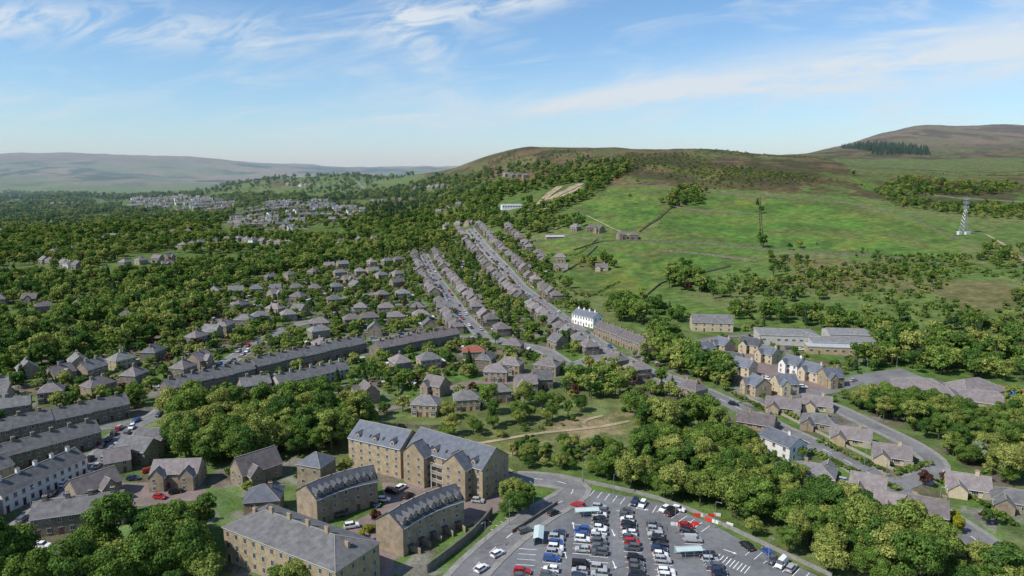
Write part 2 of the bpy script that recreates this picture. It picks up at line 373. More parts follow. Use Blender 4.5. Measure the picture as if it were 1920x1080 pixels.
sheet('courtyard_paving',[(205,945),(215,905),(300,905),(385,915),(390,935),(270,950)],'block',z=.03)
sheet('estate_paving',[(1360,665),(1400,655),(1470,690),(1560,725),(1540,738),(1480,748),(1400,700)],'block',z=.03)
sheet('school_yard',[(1590,705),(1690,690),(1770,725),(1720,745),(1650,735)],'asphalt2',z=.03)
sheet('factory_yard',[(1420,640),(1500,650),(1590,668),(1620,650),(1450,620)],'asphalt2',z=.03)
sheet('sports_court',[(1835,745),(1865,722),(1960,735),(1960,765)],'courtr',z=.04)
sheet('sports_court_markings',[(1862,742),(1880,730),(1950,738),(1945,752)],'courtb',z=.06)
def near_other(o,k,extra):
    out=np.zeros(len(o),bool)
    for j,(q,w,z,_,_) in enumerate(ROADS):
        if j==k: continue
        for i,p in enumerate(o):
            if np.min(np.hypot(q[:,0]-p[0],q[:,1]-p[1]))<w/2+extra: out[i]=True
    return out
for k,(o,w,z,pv,ds) in enumerate(ROADS):
    if pv:
        sk=near_other(o,k,w/2+1.5)
        for sgn in(-1,1): ribbon('pavement',o,(w/2,w/2+1.8) if sgn>0 else (-(w/2+1.8),-w/2),.11+.001*k,'pave',1,sk)
    if ds:
        st=resamp([tuple(p) for p in o],1.5);sk=np.array([(i%5)>1 for i in range(len(st))])
        ribbon('road_marking',st,(-.1,.1),z+.02,'paint',0,sk)
# ------------------------------------------------------------------ rows and blocks
def row(p0,p1,meshes=None,kind='semi_detached_house',sp=15.5,jit=.16,flip=0,skip=.07,pj=2.2,dm=12.5,rd=5.5,clr=0):
    a=G(*p0);b=G(*p1);Ln=math.hypot(b[0]-a[0],b[1]-a[1]);yaw=math.atan2(b[1]-a[1],b[0]-a[0])+flip*math.pi
    n=max(1,int(Ln/sp))
    for i in range(n+1):
        t=i/n
        if random.random()<skip: continue
        x=a[0]+(b[0]-a[0])*t+random.uniform(-pj,pj);y=a[1]+(b[1]-a[1])*t+random.uniform(-pj,pj)*1.4
        if not clear_site(x,y,dm,rd): continue
        house(kind,random.choice(meshes or SEMI[:5]+SEMI[6:10]),x,y,yaw+random.uniform(-jit,jit)+random.choice((0,0,0,math.pi/2)),7,clr)
def long_block(name,pA,pB,W,H,rh,w,r,roof='g',fl=2,bay=4.2,chs=1,dorm=0,curve=0,ww=1.1,wh=1.35,seg=1,endw=2,doorevery=2,porch=0,lint=True,skyl=0):
    """front wall runs on the ground from A to B (left to right seen from the valley side)"""
    a=G(*pA);b=G(*pB);dx,dy=b[0]-a[0],b[1]-a[1];Lt=math.hypot(dx,dy);yaw=math.atan2(dy,dx)
    nx,ny=-math.sin(yaw),math.cos(yaw);mb=MB();z0=hz((a[0]+b[0])/2,(a[1]+b[1])/2)
    cx,cy=a[0]+dx/2+nx*W/2,a[1]+dy/2+ny*W/2
    for i in range(seg):
        t=(i+.5)/seg-.5;off=curve*(1-4*t*t);dya=math.atan(-8*curve*t/Lt)
        L=Lt/seg;wx=t*Lt;wz=(hz(a[0]+dx*(t+.5),a[1]+dy*(t+.5))-z0 if seg>1 else 0)+(.3*(i%2) if seg>1 and not curve else 0)
        mb.at(wx,off,wz,dya);nb=max(1,int(L/bay))
        e=endw if (seg==1) else 0
        Le=L*(1.03 if curve else 1)+(0.001*i)
        chx=[-L/2+(k+.5)*L/max(1,int(L/(bay*2))) for k in range(max(1,int(L/(bay*2))))] if chs else []
        block(mb,Le,W-.004*i,H,rh,roof,fl,nb,ch=chx,ww=ww,wh=wh,doors=tuple(range(0,nb,doorevery)) if doorevery else (),endw=e,lint=lint,base=6)
        if dorm:
            for k in range(dorm):
                x=-L/2+(k+.5)*L/dorm;yb=-W/2+.5
                mb.add([(x-.8,yb,H+.3),(x+.8,yb,H+.3),(x+.8,yb,H+1.7),(x,yb,H+2.5),(x-.8,yb,H+1.7),(x-.8,yb+1.8,H+1.7),(x+.8,yb+1.8,H+1.7),(x,yb+2.6,H+2.5),(x-.8,yb,H+.3)],[(0,1,2,3,4),(1,6,2),(0,4,5)],0)
                mb.add([(x-1,yb-.25,H+1.6),(x,yb-.25,H+2.62),(x+1,yb-.25,H+1.6),(x-1,yb+2.2,H+1.6),(x,yb+2.9,H+2.62),(x+1,yb+2.2,H+1.6)],[(0,1,4,3),(1,2,5,4)],1)
                win(mb,x,yb,0,-1,H+1.1,.9,1.0,False)
        if skyl:
            for k in range(skyl):
                x=-L/2+(k+.5)*L/skyl;k2=rh/(W/2);y0=-W/2+1.3
                z=lambda yy:H+(yy+W/2)*k2+.24
                mb.add([(x-.45,y0,z(y0)),(x+.45,y0,z(y0)),(x+.45,y0+1.1,z(y0+1.1)),(x-.45,y0+1.1,z(y0+1.1))],[(0,1,2,3)],3)
        if porch:
            for k in range(0,nb,2):
                x=-L/2+(k+.5)*L/nb;mb.box(x-.9,x+.9,-W/2-1.1,-W/2-.003,2.4,2.6,1);mb.box(x+1.,x+1.15,-W/2-3,-W/2-.003,-1,1.7,0)
        if name=='terraced_houses':
            for k in range(0,nb,3):
                x=-L/2+(k+.5)*L/nb
                mb.box(x-1.3,x+1.3,W/2+.003,W/2+3,-3,3.2,0);mb.box(x-1.45,x+1.45,W/2+.004,W/2+3.2,3.2,3.45,1)
    mb.at()
    o=put(name,mb.mesh(name,HM(w,r)+['solar']),cx,cy,z0,yaw)
    n=int(Lt/4)+2
    for i in range(n):
        t=i/(n-1);x,y=a[0]+dx*t+nx*W/2,a[1]+dy*t+ny*W/2;mark(x,y,W/2+2);HP.append((x,y))
    return o
# ------------------------------------------------------------------ buildings (near)
def flats():
    long_block('apartment_block',(655,874),(752,898),13,10.5,4.2,'stone3','rslate',fl=4,bay=3.4,chs=0,dorm=3,skyl=4,doorevery=0,ww=1.0,wh=1.3,endw=3)
    o=long_block('apartment_block',(764,893),(905,940),14,10.5,4.6,'stone3','rslate',fl=4,bay=3.4,chs=0,dorm=4,skyl=5,doorevery=0,ww=1.0,wh=1.3,endw=3)
    mb=MB()
    for x in(-9.5,7.5):
        mb.at(x,-8.6,0,math.pi/2);block(mb,4.2,9,10.5,4.0,'g',4,1,ww=1.4,wh=1.3,doors=(),endw=2,backw=0);mb.at()
    for f in range(1,4):
        mb.box(-3.5,1.5,-9.2,-7.003,f*2.62-.15,f*2.62,4)
        for i in range(11): mb.box(-3.5+i*.5-.03,-3.5+i*.5+.03,-9.2,-9.15,f*2.62,f*2.62+1.0,2)
        mb.box(-3.5,1.5,-9.22,-9.13,f*2.62+1.0,f*2.62+1.08,2)
    for x in(-3.4,1.4): mb.box(x-.12,x+.12,-9.1,-8.86,-1,7.7,2)
    w=bpy.data.objects.new('gabled_wings_and_balconies',mb.mesh('apartment_block_wing',HM('stone3','rslate')));sc.collection.objects.link(w);w.parent=o
flats()
long_block('curved_terrace',(590,990),(716,947),9.5,8.2,3.2,'stone','rdark',fl=3,bay=3.0,seg=5,curve=1.6,dorm=2,chs=0,ww=1.0,wh=1.2)
long_block('curved_terrace',(752,1048),(876,986),9.5,8.2,3.2,'stone','rdark',fl=3,bay=3.0,seg=5,curve=1.6,dorm=2,chs=0,ww=1.0,wh=1.2,porch=1)
long_block('georgian_hall',(423,1050),(632,1140),15,9.2,3.6,'stone3','rgrey','h',fl=3,bay=3.1,chs=1,ww=1.1,wh=1.5,endw=4,doorevery=6)
def one(kind,me,px,yawd,r=8):
    x,y=G(*px);house(kind,me,x,y,math.radians(yawd),r)
    if y<340: mark(x+1,y-10,7)
def cust(kind,px,yawd,L,W,H,rh,w,r,roof='g',fl=2,bays=3,ch=(),gab=None,endw=2,doors=(1,)):
    mb=MB();block(mb,L,W,H,rh,roof,fl,bays,ch=ch,endw=endw,doors=doors)
    for g in (gab or ()):
        mb.at(g,-W/2-1.2,0,math.pi/2);block(mb,3.2,4.6,H-.2,2.6,'g',fl,1,doors=(),endw=1,backw=0,ww=1.2);mb.at()
    me=mb.mesh(kind,HM(w,r));x,y=G(*px);house(kind,me,x,y,math.radians(yawd),max(L,W)/2+1)
cust('detached_house',(595,905),-20,9,8.5,7.5,3.3,'stone','rslate','h',2,2)
cust('detached_house',(497,960),10,10,9,5.5,3.5,'stone','rslate','h',2,2,ch=(2,))
cust('semi_detached_house',(337,905),5,15,8,5.2,3,'stone','rbrown','g',2,4,gab=(-4.6,4.6),doors=(1,2))
cust('detached_house',(482,898),48,14,8.5,5,4.6,'stone','rbrown','g',2,3,gab=(-3,))
cust('detached_house',(178,935),55,13,8.5,5.2,3.4,'stone','rbrown','g',2,3,gab=(2,))
cust('detached_house',(262,860),-15,13,9,5,3.2,'stone','rgrey','g',2,3)
cust('detached_house',(222,880),30,8,8,4.6,3.2,'stone','rbrown','g',2,2)
cust('detached_house',(290,840),-10,12,7,5,2.8,'pebble','rgrey','g',2,3)
T=lambda a,b,W=8.5,H=5.8,rh=3,w='stone2',r='rgrey',**k:long_block('terraced_houses',a,b,W,H,rh,w,r,bay=2.6,**k)
T((8,965),(165,888),w='white');T((-60,1000),(-2,980))
T((-60,905),(192,835));T((-60,850),(245,782),seg=4)
T((60,1010),(232,985));T((-60,935),(30,900),w='stone3')
T((318,752),(480,712),seg=4);T((482,708),(688,660),seg=5)
T((525,738),(655,708),w='pebble',H=5);T((712,672),(862,642),seg=3,r='rbrown')
T((1113,628),(1208,668),seg=4,w='stone',r='rbrown');T((1072,606),(1112,616),w='white',H=7,r='rslate')
T((-60,800),(60,782));T((-80,760),(20,745))
T((455,745),(510,736),w='stone',H=5)
R=row
for p,yw,k in[((1320,670),20,0),((1357,660),-60,1),((1408,660),-40,2),((1442,678),-60,0),((1488,698),-60,4),((1525,712),-60,0),((1556,722),10,1),((1420,738),-75,1),((1470,735),8,0),((1372,690),-30,2),((1395,702),-50,0)]:
    one('detached_house',DET[k],p,yw,7)
for p,yw,k in[((1468,770),-25,0),((1535,800),-30,1),((1595,828),-30,0),((1670,862),-25,2),((1812,920),-25,2),((1905,950),-30,1),((1525,898),150,1),((1530,765),-20,2)]:
    one('bungalow',BUNG[k],p,yw,9)
cust('detached_house',(1466,850),-62,14,9,5.5,2.6,'white','rslate','g',2,3,ch=(3,))
one('detached_house',DET[3],(1625,938),-30);one('bungalow',BUNG[3],(1690,962),-28);one('detached_house',DET[3],(1735,985),-25)
one('bungalow',BUNG[0],(1418,800),150)
one('semi_detached_house',SEMI[4],(800,775),-8);one('semi_detached_house',SEMI[4],(875,765),10);one('semi_detached_house',SEMI[3],(935,750),15);one('detached_house',DET[3],(985,735),12)
one('semi_detached_house',SEMI[7],(1015,725),10);one('detached_house',DET[3],(690,752),-60);one('detached_house',DET[3],(818,738),-30)
cust('detached_house',(888,675),5,12,8,5.5,3,'stone','rred','h',2,3)
one('semi_detached_house',SEMI[0],(930,712),-5)
R((1160,690),(1300,748),[SEMI[0],SEMI[4],SEMI[2]],rd=1)
MIX=[SEMI[0],SEMI[1],SEMI[2],SEMI[3],SEMI[3],SEMI[6],SEMI[9],SEMI[7]]
def along(px,off,sp,meshes=MIX,flip=0,t0=0,t1=1,skip=.1):
    o=resamp(GP(px),sp);n=frames(o);m=len(o)
    for i in range(int(m*t0),int(m*t1)):
        if random.random()<skip: continue
        f=off+random.uniform(-1.5,1.5);p,q=o[i],n[i];x,y=p[0]+q[0]*f,p[1]+q[1]*f
        if clear_site(x,y,10,3): house('semi_detached_house',random.choice(meshes),x,y,math.atan2(-q[0],q[1])*1+math.pi*(off>0)+random.uniform(-.07,.07),6)
L1=R1[:7];L2=R2[:5]
along(L1,14.5,15);along(L1,-14.5,14.5,t1=.8);along(L2,13,14.5);along(L2,-13,15)
along(L1,-42,16,t0=.1,t1=.55,skip=.2)
for a,b in[((615,505),(750,493)),((505,528),(590,518)),((650,532),(775,518)),((405,555),(560,548)),((590,550),(740,538)),((455,582),(560,592)),((575,575),(760,560)),((620,590),(830,585)),((690,605),(830,602)),((540,622),(660,612)),
 ((700,628),(850,618)),((500,650),(600,634)),((290,672),(455,612)),((345,702),(520,632)),((440,612),(540,600)),((40,738),(280,672)),((100,770),(260,716)),((130,712),(200,690)),((280,740),(340,705)),((690,702),(860,680)),((905,690),(1020,700)),
 ((960,662),(1040,668)),((1050,650),(1110,672)),((0,760),(90,752)),((640,520),(700,515)),((60,705),(160,690)),((600,660),(700,648)),((760,612),(820,598)),((520,560),(600,570))]:
    R(a,b,sp=16.5,skip=.1)
cust('stone_barn',(1333,618),-8,26,13,6,4.2,'cream','rgrey','g',2,5,endw=2)
def complexb(name,px,yawd,parts,w,r):
    mb=MB();x,y=G(*px)
    for (ox,oy,L,W,H,rh,rf,yw) in parts:
        mb.at(ox,oy,0,math.radians(yw));block(mb,L,W,H,rh,rf,1,max(2,int(L/4)),ww=2,wh=1.3,doors=(1,),endw=2,lint=False)
    mb.at();put(name,mb.mesh(name,HM(w,r)),x,y,hz(x,y),math.radians(yawd))
    for p in parts: mark(x+p[0],y+p[1],max(p[2],p[3])/2+2)
complexb('works_building',(1525,648),-8,[(-14,8,34,20,6,2.2,'h',0),(14,-4,36,16,5,.9,'g',0.5),(22,12,24,16,6.5,2,'g',0)],'pebble','rgrey')
complexb('works_annex',(1560,660),-10,[(0,-2,30,9,4,0,'f',0)],'stone3','rflat')
complexb('primary_school',(1790,750),-20,[(-12,4,24,18,3.5,4.5,'h',0),(8,10,26,17,3.6,4.6,'h',40),(10,-6,22,14,3.4,4,'h',-10),(-4,-8,16,11,3.3,3,'g',90)],'stone','rbrown')
one('farmhouse',DET[3],(1165,448),10);one('farmhouse',SEMI[3],(1188,448),-5);one('farmhouse',SEMI[0],(1108,434),0)
one('farmhouse',SEMI[2],(1050,490),-10);one('farm_building',BUNG[0],(1052,505),-10);one('farmhouse',BUNG[2],(1128,505),-10)
R((945,330),(985,334),SEMI[:4],clr=1);R((1080,432),(1120,436))
complexb('farm_shed',(962,390),8,[(0,0,36,20,4,2,'g',0)],'white','rflat');complexb('farm_shed',(1040,448),10,[(0,0,22,8,3,1.2,'g',0)],'stone','rflat')
x,y=G(962,390);mark(x,y-25,20);mark(x,y-60,16)
for p in[(1022,378),(1050,362),(1075,352)]: x,y=G(*p);mark(x,y,22);mark(x,y-30,16)
# far districts
FAR=[SEMI[4],SEMI[8],SEMI[0],DET[0],SEMI[8],DET[4]]
DIST=[[(235,368),(330,370),(445,380),(440,394),(360,396),(250,392)],[(470,386),(560,378),(650,382),(690,398),(660,414),(600,424),(540,434),(480,428),(440,440),(430,420)]]
for kd,D in enumerate(DIST):
    pl=GP(D);xs=[p[0] for p in pl];ys=[p[1] for p in pl]
    gx,gy=np.meshgrid(np.arange(min(xs),max(xs),6),np.arange(min(ys)-50,max(ys),6))
    for x,y in zip(gx.ravel(),gy.ravel()):
        if inpoly(np.array([x]),np.array([y+10]),pl)[0] or inpoly(np.array([x]),np.array([y+40]),pl)[0]: mark(x,y,4)
    yy=min(ys);k=0
    while yy<max(ys):
        k+=1;xx=min(xs)
        while xx<max(xs):
            y2=yy+14*math.sin(xx/70+k)
            if inpoly(np.array([xx]),np.array([yy]),pl)[0] and fbm(xx,yy,55,71,2)>.38:
                put('terraced_houses',random.choice(FAR),xx,y2,hz(xx,y2),.3*math.sin(xx/90+k)+(0 if k%3 else .6)+random.uniform(-.1,.1))
            xx+=random.choice((12.3,12.3,13,22))
        yy+=38+(yy-1000)*.025
for a,b in[((235,500),(320,488)),((250,508),(310,503)),((70,482),(140,472)),((80,495),(150,503)),((0,572),(60,570)),((90,585),(150,580)),((160,610),(240,606)),((380,460),(450,452)),((0,435),(40,437)),((820,402),(860,388)),((780,356),(830,352)),((840,428),(880,422)),((180,455),(230,445)),((640,458),(700,452)),((540,348),(600,352)),((700,382),(770,376)),((300,440),(350,438)),((100,385),(150,384)),((460,455),(540,462)),((320,470),(360,462))]:
    R(a,b,SEMI,skip=.15,sp=17,clr=1)
# ------------------------------------------------------------------ walls
def wall(name,px,h=1.2,t=.5,m='wall'):
    o=resamp(GP(px),6);n=frames(o);vs=[];fs=[]
    for p,q in zip(o,n):
        for c,z in((-t/2,-.4),(-t/2*.8,h),(t/2*.8,h),(t/2,-.4)):
            x,y=p[0]+q[0]*c,p[1]+q[1]*c;vs.append((x,y,hz(p[0],p[1])+z*(1+.08*random.random() if z>0 else 1)))
    for i in range(len(o)-1):
        for j in range(3): fs.append((i*4+j,i*4+j+1,(i+1)*4+j+1,(i+1)*4+j))
    fs+= [(0,1,2,3),((len(o)-1)*4+3,(len(o)-1)*4+2,(len(o)-1)*4+1,(len(o)-1)*4)]
    me=bpy.data.meshes.new(name);me.from_pydata(vs,[],fs);me.materials.append(M[m]);put(name,me)
for w in[[(1424,368),(1426,410),(1430,462)],[(1262,385),(1235,412),(1200,434)],[(1075,470),(1130,452),(1210,452),(1300,456),(1430,468),(1600,478),(1800,500)],
         [(1140,350),(1270,352),(1420,368),(1590,380),(1700,408),(1800,450)],[(1000,455),(1060,445),(1130,450)],[(1055,512),(1085,495),(1120,462)],[(1205,560),(1240,530),(1370,500)],
         [(1700,360),(1800,372),(1920,380)],[(1560,312),(1700,318),(1920,322)],[(1240,470),(1330,478),(1420,490)],[(1262,388),(1340,398),(1424,402)]]:
    wall('drystone_wall',w,1.4,.8)
wall('retaining_wall',[(800,1075),(860,1030),(918,985),(922,965)],2.4,.6);wall('stone_wall',[(960,1000),(1030,955),(1045,945)],1.0,.4)
wall('stone_wall',[(1040,893),(1100,905),(1160,918),(1240,935),(1335,975),(1430,1022),(1560,1082)],1.1,.35,'pave')
wall('stone_wall',[(745,800),(850,810),(850,800)],1.5,.5);wall('stone_wall',[(1500,835),(1560,862),(1650,905)],1.,.35,'pave');wall('stone_wall',[(560,890),(630,880),(650,870)],1.2,.4)
wall('garden_wall',[(1395,745),(1480,785),(1560,825),(1680,885)],1,.35,'trim')
# ------------------------------------------------------------------ cars
def car(pt,ty):
    mb=MB()
    if ty==0: low=[(-2.0,.3),(-2.05,.6),(-1.95,.95),(.9,.97),(1.75,.82),(2.0,.62),(2.0,.3)];gb=[(-1.92,.95),(.95,.96),(.25,1.47),(-1.5,1.47)]
    elif ty==1: low=[(-2.25,.3),(-2.3,.65),(-2.2,.95),(.85,.97),(1.95,.83),(2.2,.6),(2.2,.3)];gb=[(-2.15,.95),(.95,.96),(.2,1.45),(-1.9,1.45)]
    elif ty==2: low=[(-2.2,.38),(-2.25,.75),(-2.15,1.08),(1.0,1.1),(1.9,1.02),(2.15,.8),(2.15,.38)];gb=[(-2.1,1.07),(1.0,1.09),(.35,1.7),(-1.85,1.7)]
    else: low=[(-2.5,.38),(-2.5,1.1),(-2.5,1.15),(1.7,1.15),(2.3,.95),(2.45,.7),(2.45,.38)];gb=[(-2.5,1.14),(1.75,1.14),(1.0,1.95),(-2.45,1.95)]
    n=len(low);w=.88
    vs=[]
    for sy in(-w,w):
        for x,z in low: vs.append((x,sy*(1-.06*(z>.9)),z))
    fs=[tuple(range(n))[::-1],tuple(range(n,2*n))]+[(i,(i+1)%n,n+(i+1)%n,n+i) for i in range(n)]
    mb.add(vs,fs,0)
    vs=[(x,s*(w*.93 if k<2 else w*.74),z+.003) for s in(-1,1) for k,(x,z) in enumerate(gb)]
    side=0 if ty==3 else 1
    mb.add(vs,[(0,1,2,3),(4,7,6,5)],side);mb.add(vs,[(1,5,6,2),(0,3,7,4)],1)
    x0,x1,z=gb[3][0],gb[2][0],gb[2][1]
    mb.box(x0-.05,x1+.05,-w*.76,w*.76,z-.02,z+.05,0)
    xx=(gb[0][0]+gb[1][0])/2-.1
    if ty<3:
        for s in(-1,1): mb.add([(xx-.06,s*w*.95,.96),(xx+.06,s*w*.95,.96),(xx+.06,s*w*.765,z),(xx-.06,s*w*.765,z)],[(0,1,2,3)],0)
    if ty==3:
        for s in(-1,1): mb.add([(.75,s*.84,1.2),(1.6,s*.84,1.2),(1.0,s*.69,1.85),(.75,s*.69,1.85)],[(0,1,2,3)],1)
    for x in(low[0][0]+.75,low[-1][0]-.8):
        for s in(-1,1):
            mb.cyl((x,s*(w-.16),.32),(x,s*(w+.02),.32),.33,.33,2,12);mb.cyl((x,s*(w+.02),.32),(x,s*(w+.03),.32),.19,.19,3,8)
    xf,xb=low[-1][0],low[0][0]
    for s in(-1,1):
        mb.box(xf-.12,xf+.01,s*.62-.2,s*.62+.2,.58,.74,4);mb.box(xb-.06,xb+.1,s*.66-.16,s*.66+.16,.7,.9,5)
        mb.box(.75,.95,s*.98-.1,s*.98+.1,.98,1.12,0)
    mb.box(xf-.05,xf+.015,-.4,.4,.42,.54,2);mb.box(xb-.07,xb+.05,-.26,.26,.5,.62,4)
    return mb.mesh('parked_car',['p_'+pt,'glass','tyre','steel','frame','red'])
CARS=[[car(c,t) for c,_ in PAINT] for t in range(4)]
CW=[.2,.2,.16,.18,.1,.09,.07]
def pcar(x,y,yaw,name='parked_car',t=None,c=None):
    t=int(rng.choice(4,p=[.42,.27,.27,.04])) if t is None else t
    c=int(rng.choice(7,p=CW)) if c is None else c
    put(name,CARS[t][c],x,y,hz(x,y)+zof(y)+.02+(ZO[0]*.5),yaw);mark(x,y,2.5)
STRIPES=[]
def bays(p0,p1,fill=.85,rel=90,sp=2.6,line=True,L=4.9):
    a=np.array(G(*p0));b=np.array(G(*p1));d=b-a;Ln=np.linalg.norm(d);d/=Ln;yaw=math.atan2(d[1],d[0])+math.radians(rel)
    n=int(Ln/sp);e=np.array([math.cos(yaw),math.sin(yaw)])
    for i in range(n+1):
        p=a+d*sp*i
        if line: STRIPES.append((p-e*L/2,p+e*L/2))
        if i<n and random.random()<fill:
            q=p+d*sp/2+e*random.uniform(-.3,.3);pcar(q[0],q[1],yaw+random.choice((0,math.pi))+random.uniform(-.03,.03))
bays((1124,950),(1122,1095),.9,88);bays((1093,985),(1086,1120),.6,88)
bays((1172,958),(1200,1110),.92,85)
bays((1226,985),(1256,1110),.92,85);bays((1284,985),(1305,1030),.5,85)
bays((1325,1040),(1365,1110),.8,85)
bays((1110,925),(1235,957),.5,95);bays((1240,955),(1330,995),.55,95);bays((1405,1035),(1530,1090),.45,95)
bays((1048,1000),(1022,1110),.45,90);bays((990,1030),(975,1110),.35,90)
bays((985,955),(930,1000),.0,90,L=5)
for p,yw,c in[((1083,950),150,5),((1038,965),40,1),((985,998),30,3),((933,1042),45,0),((903,1070),50,0),((1290,1000),-30,1),((1272,958),-30,0),((896,942),-10,2),((1400,1028),110,1),((1440,1040),100,4)]:
    x,y=G(*p);pcar(x,y,math.radians(yw),'car',None,c)
me=bpy.data.meshes.new('bay_lines');vs=[];fs=[]
for k,(p,q) in enumerate(STRIPES):
    d=q-p;d=d/np.linalg.norm(d);n=np.array([-d[1],d[0]])*.08;i=len(vs)
    for r in(p-n,q-n,q+n,p+n): vs.append((r[0],r[1],.062+.0006*(k%7)))
    fs.append((i,i+1,i+2,i+3))
me.from_pydata(vs,[],fs);me.materials.append(M['paint']);put('parking_bay_markings',me)
mb=MB()
def arrow(px,yawd):
    x,y=G(*px);mb.at(x,y,.075,math.radians(yawd));mb.add([(-2,-.12,0),(.8,-.12,0),(.8,.12,0),(-2,.12,0)],[(0,1,2,3)],0);mb.add([(.8,-.45,0),(1.8,0,0),(.8,.45,0)],[(0,1,2)],0)
for p,a in[((1060,1040),95),((1150,1000),-85),((1152,1060),-85),((1270,1030),100),((1205,955),-20),((1075,985),90),((1370,1035),-40)]: arrow(p,a)
for k in range(9):
    x,y=G(1345+k*7,1045+k*3);mb.at(x,y,.078,.9);mb.add([(-2,-.1,0),(2,-.1,0),(2,.1,0),(-2,.1,0)],[(0,1,2,3)],0)
mb.at();put('road_marking',mb.mesh('arrows',['paint']))
def street_cars(px,off,prob,sp=6.5):
    o=resamp(GP(px),sp);n=frames(o)
    for p,q in zip(o,n):
        if random.random()<prob: pcar(p[0]+q[0]*off,p[1]+q[1]*off,math.atan2(q[0],-q[1])+random.choice((0,math.pi)))
street_cars([(60,975),(120,925),(185,862),(235,805)],2.4,.92,6);street_cars([(60,975),(120,925),(185,862),(235,805)],-2.4,.85,6)
street_cars([(235,805),(300,780),(330,748),(400,697),(480,645)],2.4,.5);street_cars([(235,805),(300,780),(330,748),(400,697),(480,645)],-2.4,.4)
street_cars([(-40,850),(60,830),(200,800)],1.4,.5)
street_cars(L1,3.4,.4,8);street_cars(L1,-3.4,.3,9);street_cars(L1,1.3,.06,14)
street_cars(L2,2.5,.5,7);street_cars(L2,-2.5,.3,7)
street_cars([(440,570),(520,575),(640,560),(760,545)],2,.3,9);street_cars([(600,600),(690,575),(800,570)],-2,.35,9);street_cars([(780,625),(700,640),(650,640),(560,660)],2,.4,8)
street_cars([(1440,795),(1560,850),(1640,893)],-2,.15,12)
for p,y in[((700,950),-10),((712,1018),40),((795,945),-30),((735,925),-20),((752,918),60),((640,968),20),((765,932),60),((1400,690),10),((1440,712),-50),((1505,728),0),((1380,705),30),((80,1028),0),((205,1015),5),((280,885),40),((250,900),10),((330,925),30),((345,918),30),((300,935),-10),
           ((1600,715),30),((1520,660),0),((1480,655),0),((1500,657),0),((1620,910),-20),((1770,890),60),((905,985),30),((660,990),20),((720,940),0),((1585,905),-30),((1450,640),0),((1465,643),0),((1430,720),60),((1360,645),0),((1375,760),-30)]:
    x,yy=G(*p);pcar(x,yy,math.radians(y))
# ------------------------------------------------------------------ street furniture
mb=MB();mb.cyl((0,0,-.3),(0,0,8),.11,.06,0,8);mb.cyl((0,0,8),(1.3,0,8.25),.05,.05,0,6);mb.box(1.2,1.9,-.14,.14,8.2,8.33,0);mb.box(1.25,1.85,-.1,.1,8.15,8.2,1)
LAMP=mb.mesh('street_lamp',['steel','frame'])
for p in[(910,1030),(1092,905),(1340,990),(1150,935),(1060,1010),(1160,1010),(1215,1000),(1265,1000),(1330,1060),(1145,1070),(1440,1060),(955,985),(1000,955),(60,965),(150,885),(215,830),(1550,850),(1500,812),(1662,895),(1440,785),(1395,760),(1620,885),(1270,700),(1740,905),(1105,640),(1060,600),(1010,560),(965,520),(860,590),(835,550),(1625,700),(1680,700),(1760,960)]:
    x,y=G(*p);put('street_lamp',LAMP,x,y,hz(x,y),random.uniform(0,6))
def shelter(px,yawd,L=7,W=2.6):
    mb=MB()
    for x in(-L/2,-L/6,L/6,L/2):
        for y in(-W/2,W/2): mb.cyl((x,y,0),(x,y,2.2),.05,.05,0,6)
        mb.cyl((x,-W/2,2.2),(x,0,2.6),.04,.04,0,6);mb.cyl((x,W/2,2.2),(x,0,2.6),.04,.04,0,6)
    mb.add([(-L/2-.1,-W/2-.1,2.2),(L/2+.1,-W/2-.1,2.2),(L/2+.1,0,2.66),(-L/2-.1,0,2.66)],[(0,1,2,3)],1)
    mb.add([(-L/2-.1,W/2+.1,2.2),(L/2+.1,W/2+.1,2.2),(L/2+.1,0,2.66),(-L/2-.1,0,2.66)],[(0,3,2,1)],1)
    for z in(.5,1.2): mb.box(-L/2,L/2,-W/2-.02,-W/2+.02,z,z+.05,0)
    mb.box(-L/2,L/2,W/2-.02,W/2+.02,.3,2.1,1)
    x,y=G(*px);put('trolley_shelter',mb.mesh('trolley_shelter',['steel','clear']),x,y,.06,math.radians(yawd))
for p,a in[((1100,968),5),((1290,1043),5),((1010,1012),85)]: shelter(p,a)
mb=MB()
for j,(x,y) in enumerate([(0,0),(2.1,.1),(4.2,.5),(6,1.3)]):
    mb.add([(x,y-.25,0),(x+2,y-.25,0),(x+2,y-.06,.95),(x,y-.06,.95),(x,y+.25,0),(x+2,y+.25,0),(x+2,y+.06,.95),(x,y+.06,.95)],[(0,1,2,3),(5,4,7,6),(3,2,6,7),(1,5,6,2),(4,0,3,7)],j%2)
BAR=mb.mesh('traffic_barrier',['red','frame'])
for p,a in[((1300,968),-10),((1322,975),-40),((1310,985),170)]:
    x,y=G(*p);put('traffic_barrier',BAR,x,y,.06,math.radians(a))
